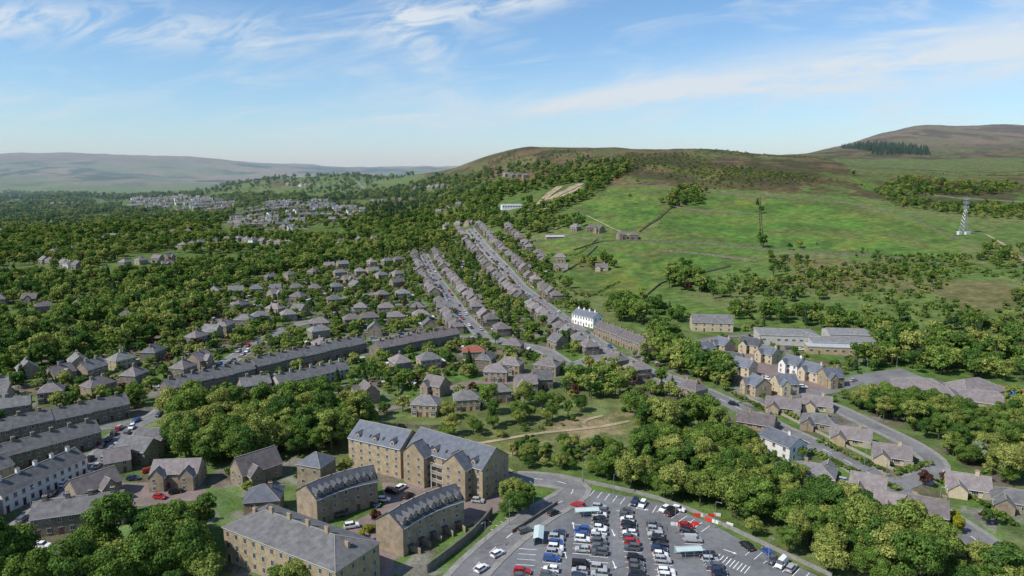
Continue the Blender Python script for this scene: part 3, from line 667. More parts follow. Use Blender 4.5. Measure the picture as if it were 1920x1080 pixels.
def mast(name,px,Ht,w0,w1,panels=True,mth=.28):
    mb=MB();x,y=G(*px);n=10
    for i in range(n):
        z0,z1=Ht*i/n,Ht*(i+1)/n;a=w0+(w1-w0)*min(1,i/n*1.35);b=w0+(w1-w0)*min(1,(i+1)/n*1.35)
        A=[(-a,-a,z0),(a,-a,z0),(a,a,z0),(-a,a,z0)];B=[(-b,-b,z1),(b,-b,z1),(b,b,z1),(-b,b,z1)]
        for k in range(4):
            mb.cyl(A[k],B[k],mth,mth,0,5);mb.cyl(A[k],B[(k+1)%4],mth*.5,mth*.5,0,4);mb.cyl(A[(k+1)%4],B[k],mth*.5,mth*.5,0,4);mb.cyl(B[k],B[(k+1)%4],mth*.5,mth*.5,0,4)
    mb.cyl((0,0,Ht),(0,0,Ht*1.12),.15,.08,0,6)
    if panels:
        for zz in(.72,.86,.97):
            mb.box(-w1-1,w1+1,-w1-1,w1+1,Ht*zz-.1,Ht*zz+.05,0)
            for k in range(6):
                t=k*math.pi/3;cx,cy=math.cos(t)*(w1+1.3),math.sin(t)*(w1+1.3);mb.box(cx-.25,cx+.25,cy-.25,cy+.25,Ht*zz,Ht*zz+2.4,0)
        for zz,t in((.62,-1.5),(.68,-2.2),(.78,-.8)):
            d=np.array([math.cos(t),math.sin(t),0]);c=d*(w1+.8)+np.array([0,0,Ht*zz]);mb.cyl(c,c+d*.5,.8,.8,1,12)
        mb.box(-9,-5,-3,0,-1,2.8,1);mb.box(5,9,-3,1,-1,2.6,0);mb.box(-3,3,-6,-3.5,-1,2.4,1)
    put(name,mb.mesh(name,['steel','frame']),x,y,hz(x,y),.3);mark(x,y,8)
mast('telecom_mast',(1806,438),36,3.0,1.0,True,.2);mast('radio_mast',(1247,279),22,1.0,.6,False,.3);mast('radio_mast',(598,331),30,1,.7,False,.3)
# ------------------------------------------------------------------ trees
def tree_mesh(name,H,R_,nl,nleaf,ls,leaf='leaf',cone=False,bush=False,seed=0,slim=1.0):
    r=np.random.default_rng(seed);mb=MB()
    th=H*(.35 if not bush else .1)
    mb.cyl((0,0,-1),(0,0,th),.035*H*.7,.02*H,0,7)
    mb.cyl((0,0,th),(r.normal()*.3,r.normal()*.3,H*.75),.02*H,.006*H,0,6)
    lob=[]
    if cone:
        for i in range(nl):
            t=(i+.5)/nl;z=H*(.12+.86*t);rr=R_*(1-t)**.8+.15;lob.append((r.normal()*.1,r.normal()*.1,z,rr,H/nl*.9))
    else:
        cz=H*.6 if not bush else H*.5
        vz=(H-cz)*.78
        for i in range(nl):
            d=r.normal(size=3);d/=np.linalg.norm(d);d[2]=d[2]*.95+.05;k=r.uniform(.35,1.0)**.6
            c=(d[0]*R_*k*.8,d[1]*R_*k*.8,cz+d[2]*vz*k*slim);q=R_*r.uniform(.2,.44);lob.append((*c,q,q*r.uniform(.65,.95)))
            if i%2==0: mb.cyl((0,0,th*.85),(c[0]*.8,c[1]*.8,c[2]),.012*H,.004*H,0,5)
    lob=np.array(lob);wt=lob[:,3]**2;wt/=wt.sum();ix=r.choice(len(lob),nleaf,p=wt)
    d=r.normal(size=(nleaf,3));d/=np.linalg.norm(d,axis=1)[:,None];d[:,2]=np.where(d[:,2]<-.35,-d[:,2],d[:,2])
    rad=(.7+.42*r.random(nleaf))[:,None]
    c=lob[ix,:3]+d*np.stack([lob[ix,3],lob[ix,3],lob[ix,4]],1)*rad
    nn=d+r.normal(size=(nleaf,3))*.42;nn/=np.linalg.norm(nn,axis=1)[:,None]
    a=np.cross(nn,r.normal(size=(nleaf,3)));a/=np.linalg.norm(a,axis=1)[:,None];b=np.cross(nn,a)
    s=(ls*r.uniform(.6,1.25,nleaf))[:,None];s2=s*r.uniform(.6,1,nleaf)[:,None]
    q=np.stack([c-a*s,c-b*s2,c+a*s,c+b*s2],1).reshape(-1,3)
    n0=len(mb.v);V=mb.v+[tuple(x) for x in q];Fc=mb.f+[(n0+4*i,n0+4*i+1,n0+4*i+2,n0+4*i+3) for i in range(nleaf)]
    me=bpy.data.meshes.new(name);me.from_pydata(V,[],Fc);me.materials.append(M['bark']);me.materials.append(M[leaf])
    me.polygons.foreach_set('material_index',mb.m+[1]*nleaf);me.update();return me
NEAR=[tree_mesh('broadleaf_tree',12,5.0,24,5600,.25,seed=1),tree_mesh('broadleaf_tree',14,5.2,30,6600,.26,seed=2),tree_mesh('broadleaf_tree',10,4.4,20,4600,.24,seed=3),tree_mesh('broadleaf_tree',14,3.9,24,5200,.25,seed=4,slim=1.15),tree_mesh('broadleaf_tree',9,4.6,20,4300,.24,seed=5),tree_mesh('broadleaf_tree',11,5.6,28,5600,.26,seed=15)]
YEL=tree_mesh('golden_tree',8,4,14,3600,.26,'leafy',seed=6);COP=tree_mesh('copper_tree',7,3.5,13,3200,.25,'leafr',seed=7);BLO=tree_mesh('blossom_tree',7,3.6,13,3200,.25,'blossom',seed=9)
lib=bpy.data.collections.new('tree_forms')
FARM=[tree_mesh('f',12,5.2,18,1000,.55,seed=21),tree_mesh('f',14,5.4,22,1100,.55,seed=22),tree_mesh('f',10,4.6,15,900,.52,seed=23),tree_mesh('f',9,5.4,16,900,.52,seed=24),
      tree_mesh('f',14,2.9,9,700,.6,'leafc',cone=True,seed=25),tree_mesh('f',3.2,2.6,8,260,.45,bush=True,seed=26),tree_mesh('f',8,3.6,10,600,.5,'leafr',seed=27),tree_mesh('f',14,3.6,14,900,.5,seed=28,slim=1.2),tree_mesh('f',10,4.2,14,800,.5,'leafc',seed=29)]
for i,me in enumerate(FARM):
    o=bpy.data.objects.new('tree_form_%02d'%i,me);lib.objects.link(o)
def scatter(name,pts):
    A=np.array(pts);n=len(A)
    if n==0:return
    me=bpy.data.meshes.new(name);me.vertices.add(n);me.vertices.foreach_set('co',A[:,:3].ravel().astype(np.float32))
    at=me.attributes.new('rot','FLOAT_VECTOR','POINT');rv=np.zeros((n,3),np.float32);rv[:,2]=A[:,3];at.data.foreach_set('vector',rv.ravel())
    at=me.attributes.new('scl','FLOAT','POINT');at.data.foreach_set('value',A[:,4].astype(np.float32))
    at=me.attributes.new('idx','INT','POINT');at.data.foreach_set('value',A[:,5].astype(np.int32))
    o=put(name,me);ng=bpy.data.node_groups.new(name,'GeometryNodeTree')
    ng.interface.new_socket('Geometry',in_out='INPUT',socket_type='NodeSocketGeometry');ng.interface.new_socket('Geometry',in_out='OUTPUT',socket_type='NodeSocketGeometry')
    N=ng.nodes.new;L=ng.links.new;gi=N('NodeGroupInput');go=N('NodeGroupOutput');ip=N('GeometryNodeInstanceOnPoints');ci=N('GeometryNodeCollectionInfo')
    ci.inputs['Collection'].default_value=lib;ci.inputs['Separate Children'].default_value=True;ci.inputs['Reset Children'].default_value=True
    def na(nm,dt):
        k=N('GeometryNodeInputNamedAttribute');k.data_type=dt;k.inputs['Name'].default_value=nm;return k
    r_=na('rot','FLOAT_VECTOR');s_=na('scl','FLOAT');i_=na('idx','INT');er=N('FunctionNodeEulerToRotation')
    L(gi.outputs[0],ip.inputs['Points']);L(ci.outputs[0],ip.inputs['Instance']);ip.inputs['Pick Instance'].default_value=True
    L(r_.outputs['Attribute'],er.inputs[0]);L(er.outputs[0],ip.inputs['Rotation']);L(s_.outputs['Attribute'],ip.inputs['Scale']);L(i_.outputs['Attribute'],ip.inputs['Instance Index'])
    L(ip.outputs[0],go.inputs[0]);md=o.modifiers.new('scatter','NODES');md.node_group=ng
WOOD=[];SHR=[];NT=[0]
def tree(x,y,sc_=1.0,kind=None,k=None):
    z=hz(x,y)-.1
    if y<300 and abs(x)<260:
        me=kind or random.choice(NEAR);nm={'g':'golden_tree','c':'copper_tree'}.get(me.name[0],'blossom_tree' if me.name[:2]=='bl' else 'broadleaf_tree')
        s=sc_*random.uniform(.6,1.2);put(nm,me,x,y,z,random.uniform(0,6.28),(s,s,s*random.uniform(.9,1.15)));NT[0]+=1
    else:
        if k is None:
            k=random.choice((0,0,1,1,2,3,3,7));q=random.random()
            if q<.03:k=6
            elif q<.06:k=4
            elif q<.1:k=8
        WOOD.append((x,y,z,random.uniform(0,6.28),sc_*random.uniform(.6,1.25),k))
def grid(px,sp,prob):
    pl=GP(px);xs=[p[0] for p in pl];ys=[p[1] for p in pl]
    gx,gy=np.meshgrid(np.arange(min(xs),max(xs),sp),np.arange(min(ys),max(ys),sp));gx=gx+rng.uniform(-.6,.6,gx.shape)*sp;gy=gy+rng.uniform(-.6,.6,gy.shape)*sp
    ins=inpoly(gx,gy,pl)&(rng.random(gx.shape)<prob);return gx,gy,ins
def fill(px,sp,prob=1,sc_=1.0,nz=0,seed=0,check=True,k=None,th=.42):
    gx,gy,ins=grid(px,sp,prob)
    if nz: ins&=fbm(gx,gy,nz,seed,2)>th
    for x,y in zip(gx[ins],gy[ins]):
        if not check or free(x,y): tree(float(x),float(y),sc_,None,k)
fill([(325,862),(420,880),(520,868),(640,850),(655,835),(700,815),(690,785),(560,785),(420,790),(310,800)],5.6,.95,1.15)
fill([(1130,905),(1340,968),(1460,1030),(1600,1110),(1960,1150),(2000,1040),(1900,1070),(1790,1010),(1700,1000),(1600,965),(1560,940),(1440,900),(1395,850),(1340,860),(1250,880),(1160,880)],5.4,.95,1.0)
fill([(1180,880),(1340,880),(1400,850),(1340,800),(1260,775),(1190,780),(1200,830)],5.8,.9,1.0)
fill([(930,885),(1030,885),(1130,905),(1180,880),(1180,845),(1050,838),(950,852)],3.8,.95,.5)
fill([(770,830),(880,800),(1000,780),(1110,760),(1150,790),(1060,785),(930,812),(830,832)],5.5,.85,.7)
fill([(740,790),(860,790),(1050,765),(1140,745),(1180,770),(1170,710),(1110,700),(1040,735),(900,770),(760,780)],5.5,.85,.8)
fill([(90,1130),(120,1075),(230,1030),(330,1000),(440,1005),(400,1060),(440,1130)],6,.9,1.05)
fill([(-60,1130),(-60,1060),(20,1060),(80,1085),(90,1130)],7,.8,1.1)
fill([(1690,800),(1760,850),(1850,900),(1960,930),(1960,790),(1830,765),(1700,755),(1600,755),(1560,760),(1640,790)],6,.9,.85)
fill([(1590,745),(1720,765),(1700,780),(1620,775)],6,.7,.7)
fill([(1180,680),(1260,700),(1330,745),(1390,745),(1370,700),(1310,680),(1240,660)],6.5,.85,1.0)
fill([(1240,670),(1290,660),(1285,640),(1210,615),(1150,600),(1130,575),(1200,585),(1300,620),(1290,600),(1200,570)],7,.85,1.)
fill([(1600,690),(1700,695),(1830,715),(1960,720),(2050,700),(2000,660),(1830,655),(1720,640),(1630,640),(1600,665)],6.5,.92,1.)
fill([(1360,600),(1500,610),(1620,640),(1720,635),(1600,600),(1450,575),(1380,575)],7.5,.85,.9)
fill([(1620,640),(1780,655),(1960,665),(1960,625),(1800,610),(1650,600)],9,.7,.8,nz=50,seed=6)
fill([(240,780),(290,780),(300,760),(250,755)],6,.8,.9)
fill([(-60,700),(0,705),(60,700),(180,668),(250,655),(320,640),(410,590),(340,570),(-60,600)],7.5,.82,1.0)
A=[(-500,610),(0,630),(120,640),(280,640),(400,590),(395,555),(480,522),(600,502),(700,487),(760,468),(800,452),(860,440),(900,428),(960,440),(1010,440),(1040,400),(1100,375),(1150,340),(1190,315),(1170,303),(1110,308),(1040,335),(960,350),(900,338),(820,335),(740,350),(640,368),(560,362),(430,366),(300,366),(100,368),(-500,372)]
fill(A,9.4,.9,1.0,nz=130,seed=5,th=.375)
fill([(600,504),(700,488),(790,465),(870,440),(880,425),(760,440),(620,470),(480,500),(470,520)],8,.85,1.0)
fill([(690,418),(790,418),(785,385),(720,385),(690,395)],9,.9,1.1,k=4,check=False)
fill([(870,330),(960,350),(1060,330),(1180,300),(1100,296),(1060,310),(940,320)],12,.7,1.,nz=80,seed=2)
fill([(400,348),(560,340),(700,332),(800,330),(760,345),(640,362),(420,362)],16,.5,1.,nz=100,seed=3,th=.45)
fill([(-500,372),(0,368),(300,366),(430,364),(430,356),(0,356),(-500,358)],17,.8,1.1,nz=250,seed=9,th=.45)
fill([(1250,392),(1310,385),(1325,362),(1290,352),(1262,365)],9,.9,1.)
fill([(1250,545),(1330,550),(1310,520),(1260,515)],7.5,.9,1.25);fill([(1330,560),(1450,572),(1560,560),(1430,535),(1330,545)],8.5,.75,.8)
fill([(1075,508),(1155,505),(1150,485),(1090,488)],8,.7,.8);fill([(985,448),(1080,425),(1090,410),(1020,415)],10,.8,.9)
fill([(990,450),(1000,500),(1060,540),(1120,575),(1150,590),(1100,560),(1050,520),(1010,480)],7,.7,.7)
fill([(1640,360),(1700,400),(1820,425),(1940,440),(1960,350),(1800,345),(1700,335)],8,.9,.7,nz=130,seed=8,th=.46)
fill([(1480,468),(1560,480),(1740,500),(1740,490),(1600,465),(1500,455)],7,.7,.4,nz=30,seed=5,th=.5)
fill([(1450,530),(1700,600),(1900,640),(1960,560),(1800,540),(1600,490)],6,.85,.5,nz=80,seed=4,th=.5)
fill([(1440,480),(1640,500),(1790,510),(1760,540),(1600,520),(1440,510)],6.5,.8,.5,nz=70,seed=14,th=.5)
fill([(1575,278),(1640,292),(1745,292),(1740,280),(1640,270)],11,.95,.95,k=4)
fill([(1820,500),(1920,510),(1940,470),(1850,465)],8,.7,.7)
def dots(l,s=1.,k=None):
    for p in l: x,y=G(*p);tree(x,y,s,k)
dots([(1090,425),(1085,420),(1420,385),(1427,400),(1430,465),(1425,455),(1180,370),(1195,345),(1160,330),(1240,380),(1480,470),(1500,465),(1600,330),(1450,520)],1.)
dots([(945,968),(962,962),(978,965),(992,955),(950,952),(970,948),(985,945),(960,940)],.6)
dots([(285,1040),(330,1050),(365,1012),(350,1078),(300,1085),(240,1085),(200,1095),(30,1080),(10,1100),(60,1110),(140,1105),(345,1020)],1.1)
dots([(1795,1000),(1785,985)],.9,YEL);dots([(720,985),(705,980),(1735,912),(1770,905)],.7,COP);dots([(1440,892),(1205,855),(1225,862),(1810,850),(1850,870)],1.1,BLO)
dots([(690,1000),(680,1008)],.4,YEL);dots([(560,1115),(520,1110)],.9,NEAR[4]);dots([(1495,908),(1850,985),(1500,860)],.6)
def hedge(px,sp=1.6,s=.6):
    o=resamp(GP(px),sp)
    for p in o: SHR.append((p[0],p[1],hz(*p)-.2,random.uniform(0,6.28),s*random.uniform(.8,1.2),5))
for h in[[(1525,850),(1600,885),(1680,918)],[(1540,830),(1600,860),(1660,885)],[(1680,890),(1740,872)],[(1430,745),(1490,785)],[(690,995),(745,975),(755,962)],[(1760,905),(1850,950),(1900,985)],[(1375,740),(1440,772)],[(640,880),(655,870)],[(1560,800),(1640,840)]]: hedge(h)
for h in[[(1424,372),(1428,460)],[(1200,435),(1262,386)],[(1080,552),(1200,558),(1290,590)],[(1010,478),(1080,480),(1120,450)],[(1750,325),(1850,330),(1920,328)],[(1160,530),(1100,560),(1060,540)]]: hedge(h,5,.65)
URB=[(-80,760),(0,700),(280,640),(400,555),(500,520),(620,500),(770,465),(880,445),(960,440),(1090,575),(1180,640),(1300,700),(1400,760),(1340,790),(1100,700),(1040,740),(700,790),(300,760),(240,810),(0,900),(-80,900)]
URB2=[(1280,640),(1430,610),(1640,650),(1700,740),(1960,740),(1960,1010),(1800,1010),(1600,950),(1440,880),(1340,770)]
URB3=[(-80,900),(300,800),(640,870),(940,900),(900,1100),(-80,1100)]
KS=[5,5,5,3,2,6,4,0]
def gshr(px,sp,prob,nz=0,th=.5,small=0,hi=.65):
    gx,gy,ins=grid(px,sp,prob)
    if nz: ins&=fbm(gx,gy,nz,31,2)>th
    for x,y in zip(gx[ins],gy[ins]):
        if free(x,y):
            k=5 if small else int(rng.choice(KS,p=[.22,.18,.1,.2,.12,.03,.04,.11]));SHR.append((x,y,hz(x,y)-.1,random.uniform(0,6.28),random.uniform(.35,1.1) if k==5 else random.uniform(.35,hi),k))
gshr(URB,4.3,.6,hi=.8);gshr(URB2,5.5,.4);gshr(URB3,6,.25)
for D,nn in zip(DIST,(500,700)): 
    pl=GP(D);xs=[p[0] for p in pl];ys=[p[1] for p in pl]
    for _ in range(nn*2):
        x=random.uniform(min(xs),max(xs));y=random.uniform(min(ys),max(ys))
        if inpoly(np.array([x]),np.array([y]),pl)[0]: SHR.append((x,y,hz(x,y),0,random.uniform(.35,.8),random.choice((0,2,3))))
gshr([(830,845),(1190,830),(1180,770),(1000,800)],4,.6,20,.48,1)
gshr([(1100,560),(1500,600),(1900,640),(1960,480),(1650,480),(1450,480),(1250,560)],5,.7,60,.52,1)
gshr([(880,320),(1600,320),(1640,370),(1420,360),(1150,345)],8,.7,90,.54,1)
gshr([(1050,290),(1550,295),(1600,340),(1300,345),(1000,330)],9,.6,120,.53,1)
print('near trees',NT[0],'wood',len(WOOD),'shrubs',len(SHR),'houses',len(HP))
scatter('woodland',WOOD);scatter('garden_shrubs',SHR)
mb=MB()
mb.box(-1.2,1.2,-.9,.9,-.5,1.9,0)
mb.add([(-1.35,-1.05,1.85),(1.35,-1.05,1.85),(1.35,0,2.4),(-1.35,0,2.4),(1.35,1.05,1.85),(-1.35,1.05,1.85)],[(0,1,2,3),(3,2,4,5)],1)
mb.add([(1.2,-.9,1.9),(1.2,.9,1.9),(1.2,0,2.36),(-1.2,-.9,1.9),(-1.2,.9,1.9),(-1.2,0,2.36)],[(0,1,2),(4,3,5)],0)
mb.box(-.4,.4,-.95,-.9,-.1,1.75,2)
SHED=mb.mesh('garden_shed',['soil','rflat','trim'])
pl=GP(URB);c=0
for _ in range(1400):
    x=random.uniform(-330,160);y=random.uniform(300,900)
    if free(x,y) and inpoly(np.array([x]),np.array([y]),pl)[0]:
        put('garden_shed',SHED,x,y,hz(x,y),random.uniform(0,3),(1.2,1.2,1.1));c+=1
        if c>150:break
mb=MB()
for _ in range(900):
    x=random.uniform(-340,170);y=random.uniform(300,900)
    if free(x,y) and inpoly(np.array([x]),np.array([y]),pl)[0]:
        mb.at(x,y,hz(x,y),random.choice((.1,1.67))+random.uniform(-.2,.2));L=random.uniform(6,14);mb.box(-L/2,L/2,-.08,.08,-1,1.3,random.choice((0,1,0)))
mb.at();put('garden_fence',mb.mesh('garden_fence',['soil','trim']))
# ------------------------------------------------------------------ terrain mesh
def mixc(c,t,col): return c*(1-t[...,None])+np.array(col)*t[...,None]
n1=fbm(XX,YY,60,11);n2=fbm(XX,YY,14,12,3);n3=fbm(XX,YY,300,13);n4=fbm(XX,YY,5,14,2)
C=np.zeros((NS,NY,3));C[:]=(.09,.14,.038)
C=mixc(C,sstep(.4,.6,n1),(.125,.15,.055))
mo=sstep(70,120,Z+(n1-.5)*60)*(YY>900)
C=mixc(C,mo*.95,(.1,.1,.042));C=mixc(C,mo*sstep(.46,.58,n1)*.95,(.125,.088,.05));C=mixc(C,mo*sstep(.46,.56,fbm(XX,YY,35,30))*.8,(.052,.048,.025));C=mixc(C,mo*sstep(.57,.67,fbm(XX,YY,90,33))*.45,(.12,.145,.05))
top=sstep(168,200,Z+(n1-.5)*25)*sstep(1850,2000,YY)*(YY<4200);C=mixc(C,top*.95,(.17,.12,.08));C=mixc(C,top*sstep(.47,.6,n3),(.13,.115,.06));C=mixc(C,top*sstep(.46,.56,fbm(XX,YY,70,35))*.75,(.07,.052,.034))
far=sstep(3300,4200,YY);C=mixc(C,far,(.12,.14,.08));C=mixc(C,far*sstep(.45,.55,fbm(XX,YY*1.5,500,41)),(.18,.155,.11));C=mixc(C,far*sstep(.5,.56,fbm(XX,YY,260,43)),(.045,.065,.045));C=mixc(C,far*sstep(180,230,Z)*.8,(.16,.125,.09))
def paint(px,col,st=1.,var=None):
    global C
    m=inpoly(XX+(n2-.5)*6,YY+(n4-.5)*6,GP(px)).astype(float)*st
    if var is not None: m=m*var
    C=mixc(C,m,col)
FG=(.085,.158,.034)
FL=[[(1050,410),(1100,372),(1145,350),(1268,352),(1258,385),(1198,432),(1130,448),(1060,432)],[(1264,386),(1290,366),(1422,372),(1426,455),(1215,450),(1240,412)],
         [(1430,370),(1590,380),(1700,408),(1800,452),(1800,497),(1600,475),(1432,466)],[(1075,472),(1210,454),(1425,472),(1370,500),(1240,530),(1200,558),(1090,553),(1068,520)],[(1000,456),(1060,446),(1130,451),(1085,492),(1010,477)]]
for kf,f in enumerate(FL):
    paint(f,tuple(np.array(FG)*[1,.95,1.06,.98,1.05][kf]));paint(f,(.12,.165,.042),.75,sstep(.45,.6,n1));paint(f,(.165,.165,.042),.65,sstep(.5,.62,n3+(n2-.5)*.35));paint(f,(.06,.105,.03),.7,sstep(.5,.58,fbm(XX,YY,28,61)));paint(f,(.11,.11,.045),.6,sstep(.55,.63,fbm(XX,YY,45,64)))
paint([(1240,570),(1440,580),(1400,605),(1250,600)],(.1,.16,.037));paint([(1600,520),(1900,560),(1920,620),(1700,610),(1560,560)],(.1,.14,.042),.8)
paint([(1440,478),(1800,500),(1960,560),(1800,600),(1600,560),(1440,530)],(.13,.115,.055),.8,sstep(.42,.52,n1))
paint([(1560,296),(1920,296),(1920,326),(1600,325)],(.105,.14,.048),.8);paint([(1600,345),(1640,335),(1920,345),(1920,400),(1750,390),(1620,370)],(.055,.052,.03),.8,sstep(.38,.48,n1))
paint([(1180,340),(1330,345),(1600,340),(1640,370),(1450,360),(1280,350)],(.08,.058,.035),.85,sstep(.36,.5,n2))
paint([(1130,300),(1400,305),(1560,330),(1500,350),(1200,338)],(.052,.05,.028),.8,sstep(.4,.48,fbm(XX,YY,50,66)))
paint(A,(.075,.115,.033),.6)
paint([(560,362),(700,345),(800,335),(700,332),(560,338)],(.11,.16,.05),.8);paint([(700,345),(800,352),(860,330),(760,335)],(.1,.16,.045),.8)
for U in(URB,URB2,URB3)+tuple(DIST):
    paint(U,(.095,.135,.045));paint(U,(.2,.185,.165),.85,sstep(.52,.58,n2));paint(U,(.12,.095,.07),.7,sstep(.54,.6,fbm(XX,YY,11,50,2)));paint(U,(.085,.155,.032),.8,sstep(.54,.6,fbm(XX,YY,16,53,2)))
paint([(640,900),(960,905),(900,990),(740,1060),(560,1000)],(.09,.145,.038));paint([(930,1000),(1050,935),(1000,900),(940,930)],(.1,.16,.038))
CLR=[(830,845),(900,815),(1080,780),(1190,775),(1195,812),(1060,825),(940,862)]
paint(CLR,(.14,.155,.055));paint(CLR,(.25,.195,.115),.85,sstep(.42,.56,n2));paint(CLR,(.075,.1,.03),.65,sstep(.5,.58,fbm(XX,YY,9,83)))
paint([(1590,690),(1700,680),(1760,700),(1700,720)],(.09,.16,.04));paint([(1480,820),(1640,890),(1600,905),(1520,860)],(.09,.155,.033))
paint([(1010,390),(1070,350),(1095,345),(1050,375),(1020,395)],(.38,.32,.22))
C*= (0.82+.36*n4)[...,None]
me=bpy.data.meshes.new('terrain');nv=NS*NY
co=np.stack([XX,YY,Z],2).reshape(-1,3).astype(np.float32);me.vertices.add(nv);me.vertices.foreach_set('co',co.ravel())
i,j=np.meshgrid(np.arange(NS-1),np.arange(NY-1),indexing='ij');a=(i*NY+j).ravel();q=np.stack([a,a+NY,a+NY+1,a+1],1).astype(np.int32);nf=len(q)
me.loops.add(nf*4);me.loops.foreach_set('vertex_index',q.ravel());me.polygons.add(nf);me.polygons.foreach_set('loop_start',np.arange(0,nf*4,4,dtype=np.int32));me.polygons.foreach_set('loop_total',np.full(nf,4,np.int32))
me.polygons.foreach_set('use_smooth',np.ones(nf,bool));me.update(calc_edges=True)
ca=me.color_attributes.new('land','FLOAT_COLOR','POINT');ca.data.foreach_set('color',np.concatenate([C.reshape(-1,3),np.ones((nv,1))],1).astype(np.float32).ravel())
m,nt,b=nmat('land_cover');N=nt.nodes.new;L=nt.links.new
at=N('ShaderNodeAttribute');at.attribute_name='land';tc=N('ShaderNodeTexCoord')
x1=N('ShaderNodeTexNoise');x1.inputs['Scale'].default_value=.12;x1.inputs['Detail'].default_value=8;x1.inputs['Roughness'].default_value=.65;L(tc.outputs['Object'],x1.inputs['Vector'])
x2=N('ShaderNodeTexNoise');x2.inputs['Scale'].default_value=1.2;x2.inputs['Detail'].default_value=4;L(tc.outputs['Object'],x2.inputs['Vector'])
r1=N('ShaderNodeMapRange');r1.inputs[1].default_value=.3;r1.inputs[2].default_value=.7;r1.inputs[3].default_value=.58;r1.inputs[4].default_value=1.42;L(x1.outputs['Fac'],r1.inputs[0])
r2=N('ShaderNodeMapRange');r2.inputs[1].default_value=.3;r2.inputs[2].default_value=.7;r2.inputs[3].default_value=.75;r2.inputs[4].default_value=1.25;L(x2.outputs['Fac'],r2.inputs[0])
mm=N('ShaderNodeMath');mm.operation='MULTIPLY';L(r1.outputs[0],mm.inputs[0]);L(r2.outputs[0],mm.inputs[1])
hs=N('ShaderNodeHueSaturation');L(at.outputs['Color'],hs.inputs['Color']);L(mm.outputs[0],hs.inputs['Value']);L(hs.outputs[0],b.inputs['Base Color'])
bp=N('ShaderNodeBump');bp.inputs['Strength'].default_value=.9;bp.inputs['Distance'].default_value=1.5;L(x1.outputs['Fac'],bp.inputs['Height']);L(bp.outputs[0],b.inputs['Normal'])
b.inputs['Roughness'].default_value=1;b.inputs['Specular IOR Level'].default_value=.05;me.materials.append(m);put('terrain',me)
# ------------------------------------------------------------------ valley haze
mb=MB();mb.box(-16000,16000,1200,15000,-200,420,0)
hm=bpy.data.materials.new('air_haze');hm.use_nodes=True;nt=hm.node_tree;nt.nodes.clear();o=nt.nodes.new('ShaderNodeOutputMaterial');vs_=nt.nodes.new('ShaderNodeVolumeScatter')
vs_.inputs['Color'].default_value=(.6,.82,1,1);vs_.inputs['Density'].default_value=.00013;vs_.inputs['Anisotropy'].default_value=0;nt.links.new(vs_.outputs[0],o.inputs['Volume'])
M['haze']=hm;put('valley_haze',mb.mesh('valley_haze',['haze']))
# ------------------------------------------------------------------ light & sky
sd=np.array([-.78,-.42,.98]);sd/=np.linalg.norm(sd)
el=math.asin(sd[2]);az=math.atan2(sd[0],sd[1])
sl=bpy.data.lights.new('sun','SUN');sl.energy=5.0;sl.angle=math.radians(.53);sl.color=(1,.95,.87);so=bpy.data.objects.new('sun',sl);sc.collection.objects.link(so)
from mathutils import Vector
so.rotation_euler=Vector(sd).to_track_quat('Z','Y').to_euler();so.location=(-300,-200,500)
w=bpy.data.worlds.new('World');sc.world=w;w.use_nodes=True;nt=w.node_tree;N=nt.nodes.new;L=nt.links.new;bg=nt.nodes['Background']
sk=N('ShaderNodeTexSky');sk.sky_type='NISHITA';sk.sun_disc=False;sk.sun_elevation=el;sk.sun_rotation=az%(2*math.pi);sk.altitude=200;sk.air_density=1;sk.dust_density=.3;sk.ozone_density=3
tc=N('ShaderNodeTexCoord');sp=N('ShaderNodeSeparateXYZ');L(tc.outputs['Generated'],sp.inputs[0])
def mth(op,a,b=None,c=None,clamp=False):
    k=N('ShaderNodeMath');k.operation=op;k.use_clamp=clamp
    for i,v in enumerate((a,b,c)):
        if v is None: continue
        if isinstance(v,(int,float)): k.inputs[i].default_value=v
        else: L(v,k.inputs[i])
    return k.outputs[0]
ay=mth('MAXIMUM',mth('ABSOLUTE',sp.outputs[1]),.05);sx=mth('DIVIDE',sp.outputs[0],ay);ez=mth('DIVIDE',sp.outputs[2],ay)
def streak(sl_,fx,fy,det,seed,dist=.6):
    cb=N('ShaderNodeCombineXYZ');L(mth('MULTIPLY',sx,fx),cb.inputs[0]);L(mth('MULTIPLY',mth('SUBTRACT',ez,mth('MULTIPLY',sx,sl_)),fy),cb.inputs[1]);cb.inputs[2].default_value=seed
    n=N('ShaderNodeTexNoise');n.inputs['Scale'].default_value=1;n.inputs['Detail'].default_value=det;n.inputs['Roughness'].default_value=.6;n.inputs['Distortion'].default_value=dist;L(cb.outputs[0],n.inputs['Vector']);return n.outputs['Fac']
def mr(v,a,b_,c,d):
    k=N('ShaderNodeMapRange');k.interpolation_type='SMOOTHSTEP';L(v,k.inputs[0])
    for i,q in enumerate((a,b_,c,d)):k.inputs[i+1].default_value=q
    return k.outputs[0]
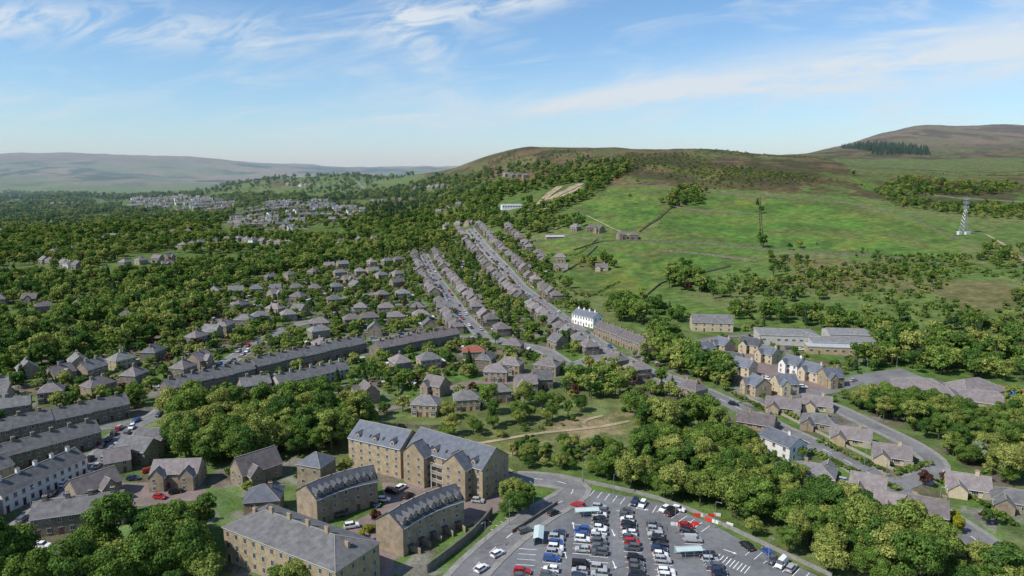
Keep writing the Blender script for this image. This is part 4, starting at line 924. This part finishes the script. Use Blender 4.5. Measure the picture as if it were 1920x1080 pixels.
def blob(cx,cy,wx,wy,sl_):
    a=mth('DIVIDE',mth('SUBTRACT',sx,cx),wx);e=mth('SUBTRACT',ez,mth('ADD',mth('MULTIPLY',mth('SUBTRACT',sx,cx),sl_),cy));e=mth('DIVIDE',e,wy)
    return mth('EXPONENT',mth('MULTIPLY',mth('ADD',mth('MULTIPLY',a,a),mth('MULTIPLY',e,e)),-1))
s1=streak(.14,5,24,9,3.1,.4);s2=streak(.1,5,22,10,8.4,1.2);s3=streak(.3,9,22,9,1.7,1.5)
c1=mth('MULTIPLY',mth('ADD',blob(.66,.172,.45,.045,.13),mth('MULTIPLY',blob(.15,.108,.3,.018,.1),.9)),mr(s1,.27,.6,.12,1))
c2=mth('MULTIPLY',mth('ADD',blob(-.13,.205,.045,.05,-.6),mth('ADD',blob(-.04,.23,.12,.02,.14),mth('ADD',blob(-.7,.21,.16,.025,.05),mth('MULTIPLY',blob(-.42,.195,.17,.025,0),.8)))),mr(s3,.36,.62,0,1))
c3=mth('MULTIPLY',mr(s2,.44,.8,0,.5),mr(ez,.02,.1,.35,1))
cm=mth('MINIMUM',mth('ADD',mth('ADD',mth('MULTIPLY',c1,.9),mth('MULTIPLY',c2,.75)),c3),.88)
tn=N('ShaderNodeMix');tn.data_type='RGBA';tn.blend_type='MULTIPLY';tn.inputs[0].default_value=1;L(sk.outputs[0],tn.inputs[6]);tn.inputs[7].default_value=(.9,1.08,1.2,1)
mx=N('ShaderNodeMix');mx.data_type='RGBA';L(cm,mx.inputs[0]);L(tn.outputs[2],mx.inputs[6]);mx.inputs[7].default_value=(6.0,6.5,6.9,1)
L(mx.outputs[2],bg.inputs[0]);bg.inputs[1].default_value=.125
# ------------------------------------------------------------------ camera
cd=bpy.data.cameras.new('camera');cd.sensor_width=36;cd.lens=36*F/1920;cd.clip_end=40000;cd.clip_start=1
co_=bpy.data.objects.new('camera',cd);sc.collection.objects.link(co_);co_.location=(0,0,CH);co_.rotation_euler=(math.pi/2-P,0,0);sc.camera=co_
sc.view_settings.view_transform='Standard';sc.view_settings.look='None';sc.view_settings.exposure=0
